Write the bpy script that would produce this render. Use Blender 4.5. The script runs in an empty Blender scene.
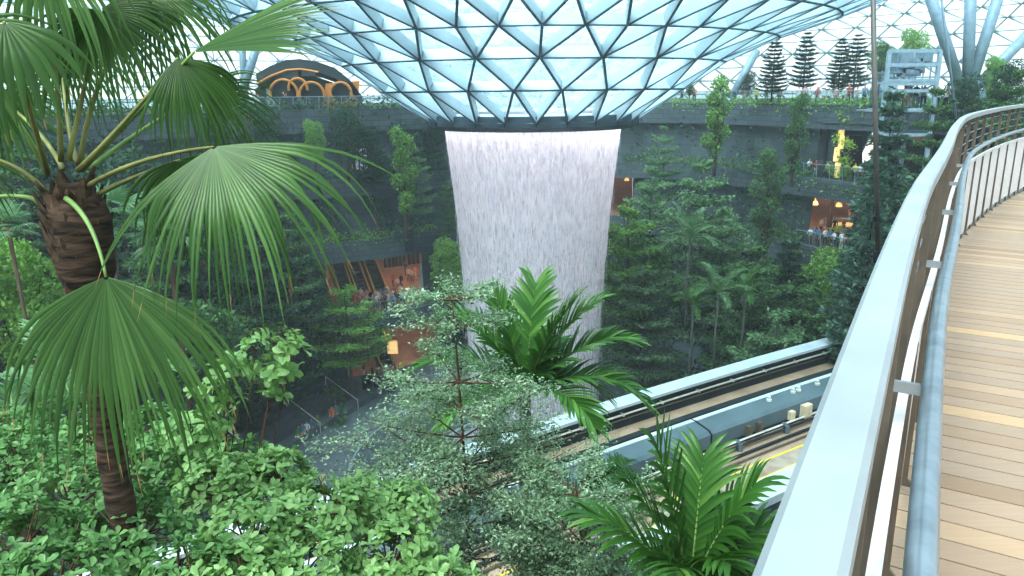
import bpy, math, random
import numpy as np
from mathutils import Vector, Matrix

SC = bpy.context.scene
COL = SC.collection
rnd = random.Random(7)
PI = math.pi
UP = np.array([0, 0, 1.0])

# ------------------------------------------------------------------ camera
F = 740.0; EZ = 1.65; PITCH = math.atan((288 - 90) / F); ROLL = 0.012
cp, sp = math.cos(PITCH), math.sin(PITCH)
cr, sr = math.cos(ROLL), math.sin(ROLL)
def ray(px, py):
    u, v = px - 512, 288 - py
    x, y = (u * cr + v * sr) / F, (-u * sr + v * cr) / F
    return np.array([x, cp + sp * y, -sp + cp * y])
def onz(px, py, z):
    d = ray(px, py); return d * ((z - EZ) / d[2]) + np.array([0, 0, EZ])
def at(px, py, Y):
    d = ray(px, py); return d * (Y / d[1]) + np.array([0, 0, EZ])
def proj(p):
    x, y, z = p[0], p[1], p[2] - EZ
    fw = y * cp - z * sp; up = y * sp + z * cp
    u, v = F * x / fw, F * up / fw
    return 512 + u * cr - v * sr, 288 - (u * sr + v * cr)
cam = bpy.data.cameras.new('camera'); co = bpy.data.objects.new('camera', cam); COL.objects.link(co)
cam.sensor_width = 36; cam.lens = 36 * F / 1024; cam.clip_start = .05; cam.clip_end = 500
R0, U0, F0 = Vector((1, 0, 0)), Vector((0, sp, cp)), Vector((0, cp, -sp))
Rc = cr * R0 - sr * U0; Uc = sr * R0 + cr * U0
M = Matrix((Rc, Uc, -F0)).transposed().to_4x4(); M.translation = (0, 0, EZ)
co.matrix_world = M
SC.camera = co

# ------------------------------------------------------------------ materials
MATS = {}
def nt(name):
    m = bpy.data.materials.new(name); m.use_nodes = True
    t = m.node_tree; t.nodes.clear()
    out = t.nodes.new('ShaderNodeOutputMaterial')
    return m, t, out
def rgb(c):           # 0..255 display -> linear
    return tuple(((v / 255) / 12.92 if v / 255 <= .04045 else ((v / 255 + .055) / 1.055) ** 2.4) for v in c) + (1,)
def mat(name, col, rough=.6, metal=0, col2=None, scale=3, bump=0, stretch=None, spec=.4, emit=0, detail=4):
    m, t, out = nt(name); N = t.nodes.new; L = t.links.new
    p = N('ShaderNodeBsdfPrincipled'); p.inputs['Roughness'].default_value = rough; p.inputs['Metallic'].default_value = metal
    p.inputs['Specular IOR Level'].default_value = spec
    L(p.outputs[0], out.inputs[0])
    tc = N('ShaderNodeTexCoord'); mp = N('ShaderNodeMapping'); L(tc.outputs['Object'], mp.inputs[0])
    if stretch: mp.inputs['Scale'].default_value = stretch
    no = N('ShaderNodeTexNoise'); no.inputs['Scale'].default_value = scale; no.inputs['Detail'].default_value = detail
    L(mp.outputs[0], no.inputs['Vector'])
    cr_ = N('ShaderNodeValToRGB'); cr_.color_ramp.elements[0].position = .3; cr_.color_ramp.elements[1].position = .7
    cr_.color_ramp.elements[0].color = rgb(col); cr_.color_ramp.elements[1].color = rgb(col2 or tuple(min(255, v * 1.12 + 4) for v in col))
    L(no.outputs[0], cr_.inputs[0]); L(cr_.outputs[0], p.inputs['Base Color'])
    if emit:
        L(cr_.outputs[0], p.inputs['Emission Color']); p.inputs['Emission Strength'].default_value = emit
    if bump:
        b = N('ShaderNodeBump'); b.inputs['Strength'].default_value = bump; b.inputs['Distance'].default_value = .02
        L(no.outputs[0], b.inputs['Height']); L(b.outputs[0], p.inputs['Normal'])
    MATS[name] = m
    return m
def leafmat(name, c1, c2, c3=None, trans=.3, rough=.42, nscale=.6, spec=.45):
    """colour varies leaf by leaf and softly across the crown; some light passes through the blade"""
    m, t, out = nt(name); N = t.nodes.new; L = t.links.new
    g = N('ShaderNodeNewGeometry'); r = N('ShaderNodeValToRGB')
    el = r.color_ramp.elements; el[0].color = rgb(c1); el[1].color = rgb(c3 or c2)
    if c3:
        e = el.new(.6); e.color = rgb(c2)
    tc = N('ShaderNodeTexCoord'); no = N('ShaderNodeTexNoise'); no.inputs['Scale'].default_value = nscale; no.inputs['Detail'].default_value = 3
    L(tc.outputs['Object'], no.inputs['Vector'])
    mx = N('ShaderNodeMath'); mx.operation = 'MULTIPLY_ADD'; mx.inputs[1].default_value = .55
    ms = N('ShaderNodeMath'); ms.operation = 'MULTIPLY'; ms.inputs[1].default_value = .5
    L(no.outputs[0], ms.inputs[0]); L(g.outputs['Random Per Island'], mx.inputs[0]); L(ms.outputs[0], mx.inputs[2]); L(mx.outputs[0], r.inputs[0])
    p = N('ShaderNodeBsdfPrincipled'); p.inputs['Roughness'].default_value = rough; p.inputs['Specular IOR Level'].default_value = spec
    L(r.outputs[0], p.inputs['Base Color'])
    tr = N('ShaderNodeBsdfTranslucent'); hs = N('ShaderNodeHueSaturation'); hs.inputs['Value'].default_value = 1.5; hs.inputs['Saturation'].default_value = 1.15; hs.inputs['Hue'].default_value = .485
    L(r.outputs[0], hs.inputs['Color']); L(hs.outputs[0], tr.inputs[0])
    mi = N('ShaderNodeMixShader'); mi.inputs[0].default_value = trans
    L(p.outputs[0], mi.inputs[1]); L(tr.outputs[0], mi.inputs[2]); L(mi.outputs[0], out.inputs[0])
    MATS[name] = m
    return m
def glassmat(name, tint, white, mixw=.35, gloss=.08, scale=2.0, dark=None):
    """thin pane: clear part, milky part with water mottling, and a little reflection"""
    m, t, out = nt(name); N = t.nodes.new; L = t.links.new
    tr = N('ShaderNodeBsdfTransparent'); tr.inputs[0].default_value = rgb(tint)
    tl = N('ShaderNodeBsdfTranslucent'); tl.inputs[0].default_value = rgb(white)
    tc = N('ShaderNodeTexCoord'); no = N('ShaderNodeTexNoise'); no.inputs['Scale'].default_value = scale; no.inputs['Detail'].default_value = 6; no.inputs['Roughness'].default_value = .7
    L(tc.outputs['Object'], no.inputs['Vector'])
    mr = N('ShaderNodeMapRange'); mr.inputs[1].default_value = .35; mr.inputs[2].default_value = .65; mr.inputs[3].default_value = mixw * .6; mr.inputs[4].default_value = min(1, mixw * 1.4)
    L(no.outputs[0], mr.inputs[0])
    m1 = N('ShaderNodeMixShader'); L(mr.outputs[0], m1.inputs[0]); L(tr.outputs[0], m1.inputs[1]); L(tl.outputs[0], m1.inputs[2])
    gl = N('ShaderNodeBsdfGlossy'); gl.inputs['Roughness'].default_value = .1
    m2 = N('ShaderNodeMixShader'); m2.inputs[0].default_value = gloss; L(m1.outputs[0], m2.inputs[1]); L(gl.outputs[0], m2.inputs[2])
    L(m2.outputs[0], out.inputs[0]); MATS[name] = m
    return m

mat('slate', (66, 76, 84), .75, col2=(86, 97, 105), scale=1.2, stretch=(1, 1, 3))
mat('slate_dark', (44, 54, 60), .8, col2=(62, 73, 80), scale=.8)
mat('paving', (80, 88, 94), .55, col2=(98, 106, 112), scale=.5)
mat('paving_light', (104, 113, 120), .6, col2=(122, 130, 137), scale=.7)
mat('soil', (30, 38, 30), .95, col2=(52, 66, 46), scale=1.1)
mat('turf', (52, 78, 44), .9, col2=(84, 112, 62), scale=2.5)
mat('concrete', (150, 160, 166), .8, col2=(168, 176, 180), scale=1)
mat('warm_wall', (168, 122, 96), .6, col2=(196, 152, 122), scale=.5, emit=.16)  # faint glow put into the wall surface, imitating the lit lobby
mat('warm_floor', (158, 114, 90), .45, col2=(186, 140, 112), scale=.7, emit=.10)  # floor glows slightly too, standing in for the lobby lighting
mat('warm_ceiling', (112, 92, 78), .7, col2=(134, 110, 92), scale=.6)
mat('lamp_amber', (250, 206, 130), .5, emit=.85, col2=(255, 226, 170), scale=4)
mat('lamp_white', (255, 246, 230), .5, emit=1.5)
mat('roof_white', (206, 222, 230), .5, emit=.45)
mat('pole_grey', (112, 108, 104), .5, .3, col2=(128, 123, 118))
mat('step_grey', (92, 102, 108), .75, col2=(112, 121, 127), scale=.8)
mat('gold', (214, 178, 96), .35, .2, col2=(232, 200, 120))
mat('dark_metal', (44, 50, 54), .5, .3)
mat('black_rubber', (26, 30, 32), .6)
mat('steel_rail', (148, 155, 158), .45, .2, col2=(164, 171, 173), scale=5)
mat('steel_tube', (128, 138, 146), .3, .5, col2=(156, 166, 173), scale=14, bump=.05)
mat('bronze_post', (112, 104, 94), .45, .45, col2=(132, 122, 110), scale=6)
mat('kerb_metal', (150, 158, 162), .45, .4, col2=(176, 182, 184))
mat('mesh_panel', (206, 204, 204), .7, col2=(224, 222, 222), scale=40)
mat('column_steel', (138, 156, 170), .5, .15, col2=(156, 174, 186))
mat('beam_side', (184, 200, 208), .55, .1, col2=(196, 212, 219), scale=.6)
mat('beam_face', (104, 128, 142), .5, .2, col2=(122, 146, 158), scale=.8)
mat('ring_steel', (84, 102, 114), .5, .3, col2=(104, 122, 132), scale=.4)
mat('tower_steel', (166, 186, 198), .5, .2, col2=(186, 204, 214))
mat('parapet_white', (176, 188, 192), .55, col2=(196, 206, 209), scale=.8)
mat('beam_grey', (86, 104, 110), .6, col2=(106, 122, 128), scale=.6)
mat('beam_dark', (36, 48, 52), .7, col2=(52, 64, 68), scale=1)
mat('track_tan', (160, 138, 118), .8, col2=(184, 162, 140), scale=.9)
mat('track_worn', (176, 168, 156), .8, col2=(150, 128, 108), scale=1.4)
mat('yellow_line', (226, 204, 84), .6, col2=(214, 190, 80))
mat('pipe_pale', (206, 206, 198), .4, .3)
mat('box_beige', (198, 184, 160), .6)
mat('orange_panel', (196, 124, 54), .5, col2=(212, 146, 74))
mat('shell_dark', (52, 58, 62), .7, col2=(70, 74, 76), scale=.5)
mat('bark', (92, 74, 58), .9, col2=(122, 102, 84), scale=6, bump=.4, stretch=(1, 1, .3))
mat('bark_grey', (96, 98, 92), .9, col2=(128, 128, 120), scale=5, bump=.3)
mat('bark_dark', (52, 46, 42), .9, col2=(78, 66, 58), scale=9, bump=.5)
mat('bark_red', (84, 58, 46), .85, col2=(116, 88, 72), scale=8, bump=.3)
mat('fibre', (30, 25, 22), .95, col2=(104, 86, 72), scale=9, bump=1.0, stretch=(.6, .6, 3.2), detail=8)
mat('boot', (46, 37, 30), .9, col2=(116, 98, 80), scale=14, bump=.5)
mat('petiole', (104, 108, 66), .5, col2=(150, 150, 96), scale=5)
mat('petiole_green', (112, 142, 84), .45, col2=(146, 168, 108), scale=4)
mat('leaf_brown', (138, 104, 70), .8, col2=(172, 140, 100), scale=20)
leafmat('fan_green', (36, 66, 26), (64, 98, 44), (96, 128, 66), .34, .32, 1.5)
leafmat('fan_pale', (42, 72, 36), (76, 110, 58), (114, 146, 90), .30, .32, 1.5)  # paler of the two fan leaf greens
leafmat('cycad', (30, 66, 28), (58, 98, 48), (88, 130, 68), .25, .4)
leafmat('palm_green', (44, 84, 42), (82, 128, 62), (138, 172, 98), .3, .35, 1.2)
leafmat('palm_frosty', (70, 104, 74), (118, 154, 110), (176, 200, 160), .28, .38, 1.2)
leafmat('broad_a', (104, 138, 88), (142, 176, 120), (182, 208, 156), .34, .42, 1.8)
leafmat('broad_b', (74, 110, 68), (112, 152, 98), (162, 194, 138), .32, .42, 1.6)
leafmat('variegated', (84, 112, 86), (138, 164, 134), (208, 222, 202), .30, .5, 1.2)
leafmat('tree_pale', (84, 116, 88), (130, 162, 120), (170, 194, 148), .2, .6, .35, .2)
leafmat('tree_mid', (66, 98, 66), (106, 140, 92), (144, 174, 120), .2, .6, .35, .2)
leafmat('tree_bright', (90, 128, 66), (134, 172, 94), (174, 206, 126), .25, .6, .35, .2)
leafmat('tree_dark', (46, 70, 56), (72, 102, 76), (104, 134, 102), .15, .6, .3, .2)
leafmat('tree_blue', (78, 106, 94), (118, 148, 128), (156, 182, 160), .15, .6, .4, .2)
leafmat('tree_lime', (122, 158, 76), (168, 200, 106), (198, 222, 136), .3, .6, .4, .2)
glassmat('roof_glass', (238, 245, 247), (226, 244, 250), .18, .05, .5)
glassmat('funnel_glass', (212, 236, 242), (212, 240, 246), .34, .05, 1.1)
glassmat('rail_glass', (206, 224, 228), (200, 215, 220), .12, .06, .5)
for n_, c_ in dict(white=(232, 232, 230), grey=(140, 148, 152), black=(30, 32, 36), navy=(44, 56, 86), blue=(104, 136, 170), red=(176, 62, 52), orange=(214, 112, 56), yellow=(222, 206, 96), green=(92, 128, 88), pink=(220, 168, 168), beige=(198, 180, 152), denim=(70, 86, 110), khaki=(146, 130, 104), charcoal=(56, 58, 62), skin=(196, 150, 122), hair=(34, 28, 26)).items():
    mat('cloth_' + n_, c_, .85)

# deck boards: colour per board
def deckmat():
    m, t, out = nt('deck_boards'); N = t.nodes.new; L = t.links.new
    g = N('ShaderNodeNewGeometry'); r = N('ShaderNodeValToRGB'); el = r.color_ramp.elements
    el[0].color = rgb((148, 130, 112)); el[1].color = rgb((180, 158, 130))
    for ps, c in ((.3, (160, 143, 126)), (.6, (154, 140, 126)), (.85, (168, 149, 130))):
        e = el.new(ps); e.color = rgb(c)
    L(g.outputs['Random Per Island'], r.inputs[0])
    tc = N('ShaderNodeTexCoord'); mp = N('ShaderNodeMapping'); mp.inputs['Rotation'].default_value = (0, 0, .55); mp.inputs['Scale'].default_value = (1.2, 30, 1)
    no = N('ShaderNodeTexNoise'); no.inputs['Scale'].default_value = 3; no.inputs['Detail'].default_value = 5
    L(tc.outputs['Object'], mp.inputs[0]); L(mp.outputs[0], no.inputs['Vector'])
    mr = N('ShaderNodeMapRange'); mr.inputs[3].default_value = .84; mr.inputs[4].default_value = 1.14; L(no.outputs[0], mr.inputs[0])
    hs = N('ShaderNodeHueSaturation'); L(r.outputs[0], hs.inputs['Color']); L(mr.outputs[0], hs.inputs['Value'])
    p = N('ShaderNodeBsdfPrincipled'); p.inputs['Roughness'].default_value = .62; p.inputs['Specular IOR Level'].default_value = .3
    L(hs.outputs[0], p.inputs['Base Color']); L(p.outputs[0], out.inputs[0]); MATS['deck_boards'] = m
deckmat()
# stone cladding with courses
def slatepanels(name, c1, c2, mortar, sx=.9, sz=.45):
    m, t, out = nt(name); N = t.nodes.new; L = t.links.new
    uv = N('ShaderNodeUVMap'); uv.uv_map = 'UVMap'
    b = N('ShaderNodeTexBrick'); b.inputs['Color1'].default_value = rgb(c1); b.inputs['Color2'].default_value = rgb(c2); b.inputs['Mortar'].default_value = rgb(mortar)
    b.inputs['Scale'].default_value = 1; b.inputs['Brick Width'].default_value = sx; b.inputs['Row Height'].default_value = sz; b.inputs['Mortar Size'].default_value = .02
    L(uv.outputs[0], b.inputs['Vector'])
    no = N('ShaderNodeTexNoise'); no.inputs['Scale'].default_value = .35; no.inputs['Detail'].default_value = 5; L(uv.outputs[0], no.inputs['Vector'])
    mr = N('ShaderNodeMapRange'); mr.inputs[3].default_value = .7; mr.inputs[4].default_value = 1.3; L(no.outputs[0], mr.inputs[0])
    hs = N('ShaderNodeHueSaturation'); L(b.outputs[0], hs.inputs['Color']); L(mr.outputs[0], hs.inputs['Value'])
    p = N('ShaderNodeBsdfPrincipled'); p.inputs['Roughness'].default_value = .7
    L(hs.outputs[0], p.inputs['Base Color']); L(p.outputs[0], out.inputs[0]); MATS[name] = m
slatepanels('slate_panels', (84, 94, 100), (100, 110, 116), (56, 65, 70), 1.2, .5)
slatepanels('slate_rock', (78, 88, 93), (98, 108, 113), (50, 59, 64), 2.2, 1.1)
# falling water: streaked sheet, opaque at the lip, more broken lower down
def watermat():
    m, t, out = nt('falling_water'); N = t.nodes.new; L = t.links.new
    uv = N('ShaderNodeUVMap'); uv.uv_map = 'UVMap'
    def noise(sx, sy, det):
        mp = N('ShaderNodeMapping'); mp.inputs['Scale'].default_value = (sx, sy, 1); L(uv.outputs[0], mp.inputs[0])
        n = N('ShaderNodeTexNoise'); n.inputs['Scale'].default_value = 1; n.inputs['Detail'].default_value = det; n.inputs['Roughness'].default_value = .65
        L(mp.outputs[0], n.inputs['Vector']); return n
    n1 = noise(6.5, 1.1, 5); n2 = noise(1.6, .12, 3)
    r = N('ShaderNodeValToRGB'); e = r.color_ramp.elements
    e[0].position = .36; e[0].color = rgb((150, 152, 158)); e[1].position = .56; e[1].color = rgb((250, 248, 250))
    L(n1.outputs[0], r.inputs[0])
    d = N('ShaderNodeBsdfDiffuse'); L(r.outputs[0], d.inputs[0])
    tl = N('ShaderNodeBsdfTranslucent'); tl.inputs[0].default_value = rgb((250, 248, 250))
    m1 = N('ShaderNodeMixShader'); m1.inputs[0].default_value = .5; L(d.outputs[0], m1.inputs[1]); L(tl.outputs[0], m1.inputs[2])
    tr = N('ShaderNodeBsdfTransparent')
    sx = N('ShaderNodeSeparateXYZ'); L(uv.outputs[0], sx.inputs[0])     # v = metres below the lip
    fall = N('ShaderNodeMapRange'); fall.inputs[1].default_value = 0; fall.inputs[2].default_value = 26; fall.inputs[3].default_value = .52; fall.inputs[4].default_value = -.06
    L(sx.outputs[1], fall.inputs[0])
    sm = N('ShaderNodeMath'); sm.operation = 'MULTIPLY_ADD'; sm.inputs[1].default_value = .55; L(n1.outputs[0], sm.inputs[0]); L(fall.outputs[0], sm.inputs[2])
    s2 = N('ShaderNodeMath'); s2.operation = 'MULTIPLY_ADD'; s2.inputs[1].default_value = .6; L(n2.outputs[0], s2.inputs[0]); L(sm.outputs[0], s2.inputs[2])
    a = N('ShaderNodeMapRange'); a.inputs[1].default_value = .46; a.inputs[2].default_value = .95; a.inputs[3].default_value = 0; a.inputs[4].default_value = 1
    L(s2.outputs[0], a.inputs[0])
    m2 = N('ShaderNodeMixShader'); L(a.outputs[0], m2.inputs[0]); L(tr.outputs[0], m2.inputs[1]); L(m1.outputs[0], m2.inputs[2])
    L(m2.outputs[0], out.inputs[0]); MATS['falling_water'] = m
watermat()
m, t, out = nt('spray_drops'); d = t.nodes.new('ShaderNodeBsdfTranslucent'); d.inputs[0].default_value = rgb((246, 244, 250))
d2 = t.nodes.new('ShaderNodeBsdfDiffuse'); d2.inputs[0].default_value = rgb((246, 244, 250)); mi = t.nodes.new('ShaderNodeMixShader')
t.links.new(d.outputs[0], mi.inputs[1]); t.links.new(d2.outputs[0], mi.inputs[2]); t.links.new(mi.outputs[0], out.inputs[0]); MATS['spray_drops'] = m

# ------------------------------------------------------------------ mesh helpers
def mesh_np(name, V, Fs, mats, parent=None, midx=None, smooth=False, uv=None):
    V = np.asarray(V, dtype=np.float32); me = bpy.data.meshes.new(name)
    Fs = np.asarray(Fs, dtype=np.int32); k = Fs.shape[1]
    me.vertices.add(len(V)); me.vertices.foreach_set('co', V.ravel())
    me.loops.add(Fs.size); me.loops.foreach_set('vertex_index', Fs.ravel())
    me.polygons.add(len(Fs)); me.polygons.foreach_set('loop_start', np.arange(0, Fs.size, k, dtype=np.int32))
    if midx is not None: me.polygons.foreach_set('material_index', np.asarray(midx, dtype=np.int32))
    if smooth: me.polygons.foreach_set('use_smooth', np.ones(len(Fs), dtype=bool))
    me.update(calc_edges=True)
    if uv is not None:
        l = me.uv_layers.new(name='UVMap'); l.data.foreach_set('uv', np.asarray(uv, dtype=np.float32)[Fs.ravel()].ravel())
    for m in (mats if isinstance(mats, (list, tuple)) else [mats]): me.materials.append(MATS[m])
    o = bpy.data.objects.new(name, me); COL.objects.link(o)
    if parent is not None: o.parent = parent
    return o
class MB:
    def __init__(s): s.v, s.f, s.m, s.uv = [], [], [], []
    def add(s, vs, fs, mi=0, uvs=None):
        b = len(s.v); s.v += [tuple(map(float, p)) for p in vs]; s.uv += [tuple(q) for q in uvs] if uvs is not None else [(0, 0)] * len(vs)
        s.f += [tuple(b + i for i in f) for f in fs]; s.m += [mi] * len(fs)
    def box(s, c, size, mi=0, ax=None):
        """ax: three axis vectors (columns) or an angle about z"""
        hx, hy, hz = [q / 2 for q in size]
        if ax is None: ax = 0.0
        if isinstance(ax, (int, float)): ax = (np.array([math.cos(ax), math.sin(ax), 0]), np.array([-math.sin(ax), math.cos(ax), 0]), UP)
        c = np.array(c, float); pts = [c + ax[0] * hx * i + ax[1] * hy * j + ax[2] * hz * k for k in (-1, 1) for j in (-1, 1) for i in (-1, 1)]
        s.add(pts, [(0, 2, 3, 1), (4, 5, 7, 6), (0, 1, 5, 4), (2, 6, 7, 3), (0, 4, 6, 2), (1, 3, 7, 5)], mi)
    def bar(s, a, b, w, h, mi=0, up=UP, mi_bottom=None):
        """box beam from a to b: width w, depth h along up"""
        a, b = np.array(a, float), np.array(b, float); d = b - a; L = np.linalg.norm(d)
        if L < 1e-6: return
        d /= L; sd = np.cross(d, up); n = np.linalg.norm(sd)
        if n < 1e-4: sd = np.array([1.0, 0, 0])
        else: sd /= n
        u = np.cross(sd, d)
        pts = [p + sd * w / 2 * i + u * h / 2 * k for p in (a, b) for k in (-1, 1) for i in (-1, 1)]
        b0 = mi if mi_bottom is None else mi_bottom
        s.add(pts, [(0, 1, 5, 4)], b0); n0 = len(s.v) - 8
        s.f += [tuple(n0 + i for i in f) for f in ((2, 6, 7, 3), (0, 4, 6, 2), (1, 3, 7, 5), (0, 2, 3, 1), (4, 5, 7, 6))]; s.m += [mi] * 5
    def tube(s, pts, r, n=8, mi=0, caps=True):
        pts = [np.array(p, float) for p in pts]; k = len(pts)
        rs = list(r) if hasattr(r, '__len__') else [r] * k
        base = len(s.v); prev = None
        for i, p in enumerate(pts):
            d = pts[min(i + 1, k - 1)] - pts[max(i - 1, 0)]; d = d / (np.linalg.norm(d) + 1e-9)
            if prev is None:
                x = np.cross(d, UP if abs(d[2]) < .9 else np.array([1.0, 0, 0]))
            else: x = prev - d * np.dot(prev, d)
            x /= np.linalg.norm(x) + 1e-9; y = np.cross(d, x); prev = x
            for j in range(n):
                a = 2 * PI * j / n; q = p + (x * math.cos(a) + y * math.sin(a)) * rs[i]
                s.v.append(tuple(q)); s.uv.append((0, 0))
        for i in range(k - 1):
            for j in range(n):
                s.f.append((base + i * n + j, base + i * n + (j + 1) % n, base + (i + 1) * n + (j + 1) % n, base + (i + 1) * n + j)); s.m.append(mi)
        if caps:
            s.f.append(tuple(base + j for j in range(n))[::-1]); s.m.append(mi)
            s.f.append(tuple(base + (k - 1) * n + j for j in range(n))); s.m.append(mi)
    def lathe(s, prof, n=32, c=(0, 0, 0), mi=0, closed=False, a0=0, a1=2 * PI):
        b = len(s.v); full = abs(a1 - a0 - 2 * PI) < 1e-6; cols = n if full else n + 1
        for (r, z) in prof:
            for j in range(cols):
                a = a0 + (a1 - a0) * j / n; s.v.append((c[0] + r * math.cos(a), c[1] + r * math.sin(a), c[2] + z)); s.uv.append((a * r, z))
        for i in range(len(prof) - 1):
            for j in range(n):
                j2 = (j + 1) % cols; s.f.append((b + i * cols + j, b + i * cols + j2, b + (i + 1) * cols + j2, b + (i + 1) * cols + j)); s.m.append(mi)
    def prism(s, poly, h0, h1, ax, origin, mi=0):
        """polygon in the plane of ax[0], ax[1], extruded along ax[2] from h0 to h1"""
        o = np.array(origin, float); n = len(poly)
        pts = [o + ax[0] * p[0] + ax[1] * p[1] + ax[2] * h for h in (h0, h1) for p in poly]
        s.add(pts, [tuple(range(n))[::-1], tuple(range(n, 2 * n))] + [(i, (i + 1) % n, n + (i + 1) % n, n + i) for i in range(n)], mi)
    def band(s, A, B, mi=0, u=None):
        """quad strip between two polylines, with uv in metres"""
        A = [np.array(p, float) for p in A]; B = [np.array(p, float) for p in B]; k = len(A)
        dist = [0]
        for i in range(1, k): dist.append(dist[-1] + np.linalg.norm(A[i] - A[i - 1]))
        uv = [(dist[i], A[i][2]) for i in range(k)] + [(dist[i], B[i][2] - np.linalg.norm((B[i] - A[i])[:2])) for i in range(k)]
        s.add(A + B, [(i, i + 1, k + i + 1, k + i) for i in range(k - 1)], mi, uv)
    def strip(s, pts_list, mi=0):
        """closed profile swept along: pts_list = list of equal-length closed profiles"""
        n = len(pts_list[0]); b = len(s.v)
        for pr in pts_list:
            for p in pr: s.v.append(tuple(map(float, p))); s.uv.append((0, 0))
        for i in range(len(pts_list) - 1):
            for j in range(n):
                s.f.append((b + i * n + j, b + (i + 1) * n + j, b + (i + 1) * n + (j + 1) % n, b + i * n + (j + 1) % n)); s.m.append(mi)
        s.f.append(tuple(b + j for j in range(n))); s.m.append(mi)
        e = b + (len(pts_list) - 1) * n
        s.f.append(tuple(e + j for j in range(n))[::-1]); s.m.append(mi)
    def build(s, name, mats, parent=None, smooth=False):
        me = bpy.data.meshes.new(name); me.from_pydata(s.v, [], s.f)
        me.polygons.foreach_set('material_index', s.m)
        if smooth: me.polygons.foreach_set('use_smooth', [True] * len(s.f))
        uv = me.uv_layers.new(name='UVMap')
        li = np.empty(len(me.loops), dtype=np.int32); me.loops.foreach_get('vertex_index', li)
        uv.data.foreach_set('uv', np.array(s.uv, dtype=np.float32)[li].ravel())
        for m in (mats if isinstance(mats, (list, tuple)) else [mats]): me.materials.append(MATS[m])
        me.update()
        o = bpy.data.objects.new(name, me); COL.objects.link(o)
        if parent is not None: o.parent = parent
        return o
def tag(o, label=None, cat=None, group=None, kind=None):
    if label: o['label'] = label
    if cat: o['category'] = cat
    if group: o['group'] = group
    if kind: o['kind'] = kind
    return o
def struct(o): o['kind'] = 'structure'; return o
def thing(name, label, cat, loc=(0, 0, 0), rz=0, group=None):
    o = bpy.data.objects.new(name, None); COL.objects.link(o); o.location = tuple(map(float, loc)); o.rotation_euler = (0, 0, rz); o.empty_display_size = .2
    return tag(o, label, cat, group)
def dup(root, loc=None, rz=0, scale=None, label=None, group=None):
    r = root.copy(); COL.objects.link(r)
    if loc is not None: r.location = tuple(map(float, loc))
    r.rotation_euler = (0, 0, rz)
    if scale is not None: r.scale = scale
    if label: r['label'] = label
    if group: r['group'] = group
    for ch in list(root.children):
        c = ch.copy(); COL.objects.link(c); c.parent = r
        for g in list(ch.children):
            d = g.copy(); COL.objects.link(d); d.parent = c
    return r
def frames(d, up):
    d = d / (np.linalg.norm(d, axis=1, keepdims=True) + 1e-9)
    z = up - d * np.sum(up * d, axis=1, keepdims=True); z /= np.linalg.norm(z, axis=1, keepdims=True) + 1e-9
    y = np.cross(z, d)
    return np.stack([d, y, z], axis=2)
def scatter(TV, TF, pos, R, sc):
    TV = np.asarray(TV, float); TF = np.asarray(TF, int); n = len(pos); k = len(TV)
    sc = np.asarray(sc, float)
    T = TV[None] * (sc[:, None, None] if sc.ndim == 1 else sc[:, None, :])
    V = np.einsum('nij,nkj->nki', R, T) + pos[:, None, :]
    Fq = TF[None] + (np.arange(n) * k)[:, None, None]
    return V.reshape(-1, 3), Fq.reshape(-1, TF.shape[1])
DIAMOND = ([(0, 0, 0), (.5, .3, .04), (1, 0, -.12), (.5, -.3, .04)], [(0, 3, 2, 1)])
OBQ = ([(0, .02, 0), (0, 0, -.01), (0, -.02, 0), (.38, .17, .06), (.38, 0, 0), (.38, -.17, .06), (.74, .27, .07), (.74, 0, .0), (.74, -.27, .07), (1, .08, -.06), (1.03, 0, -.09), (1, -.08, -.06)],
       [(0, 1, 4, 3), (1, 2, 5, 4), (3, 4, 7, 6), (4, 5, 8, 7), (6, 7, 10, 9), (7, 8, 11, 10)])
SPEAR = ([(0, .03, 0), (0, -.03, 0), (.4, .1, .03), (.4, -.1, .03), (1, .012, -.12), (1, -.012, -.12)], [(0, 1, 3, 2), (2, 3, 5, 4)])
def unit(v): v = np.asarray(v, float); return v / np.linalg.norm(v)

# ================================================================== SETTING
AX, AY = 1.55, 52.0                       # axis of the fall
LV = {5: 0.0, 4: -6.3, 3: -12.2, 2: -19.5, 1: -26.0}
GZ = -26.0
CTRL = [(-900, 18), (-420, 26), (-180, 36), (0, 50), (160, 60), (300, 67), (390, 69), (440, 73), (500, 79), (560, 82), (630, 82), (700, 77), (780, 65.5), (850, 60.3), (930, 53.5), (1010, 46), (1120, 38), (1400, 26)]
def frontY(px):
    xs = [c[0] for c in CTRL]; ys = [c[1] for c in CTRL]
    return float(np.interp(px, xs, ys))
def smooth_front(px): return sum(frontY(px + d) for d in (-50, -25, 0, 25, 50)) / 5
def front(px, off=0.0, z=0.0):
    """point of the terrace front (plan curve) in viewing direction px, pushed outward by off"""
    def P(q):
        Y = smooth_front(q); return np.array([(q - 512) / F * Y * 1.035, Y])
    p = P(px); t = P(px + 6) - P(px - 6); t /= np.linalg.norm(t); n = np.array([-t[1], t[0]])
    return np.array([p[0] + n[0] * off, p[1] + n[1] * off, z])

def gx(px, Y, z): return (px - 512) / F * (Y * cp - (z - EZ) * sp)
def LP(px, z):
    Y = smooth_front(px); return 512 + (px - 512) * (Y * cp - (z - EZ) * sp) / (Y * 1.035)
def inner(q, off, d, z):
    """d metres deeper into the building, the recess splaying with depth"""
    p = front(q, off, z); k = 1 + d / math.hypot(p[0], p[1]); return np.array([p[0] * k, p[1] * k, z])
def fr(px, off=0.0, z=0.0): return front(LP(px, z), off, z)

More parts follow.
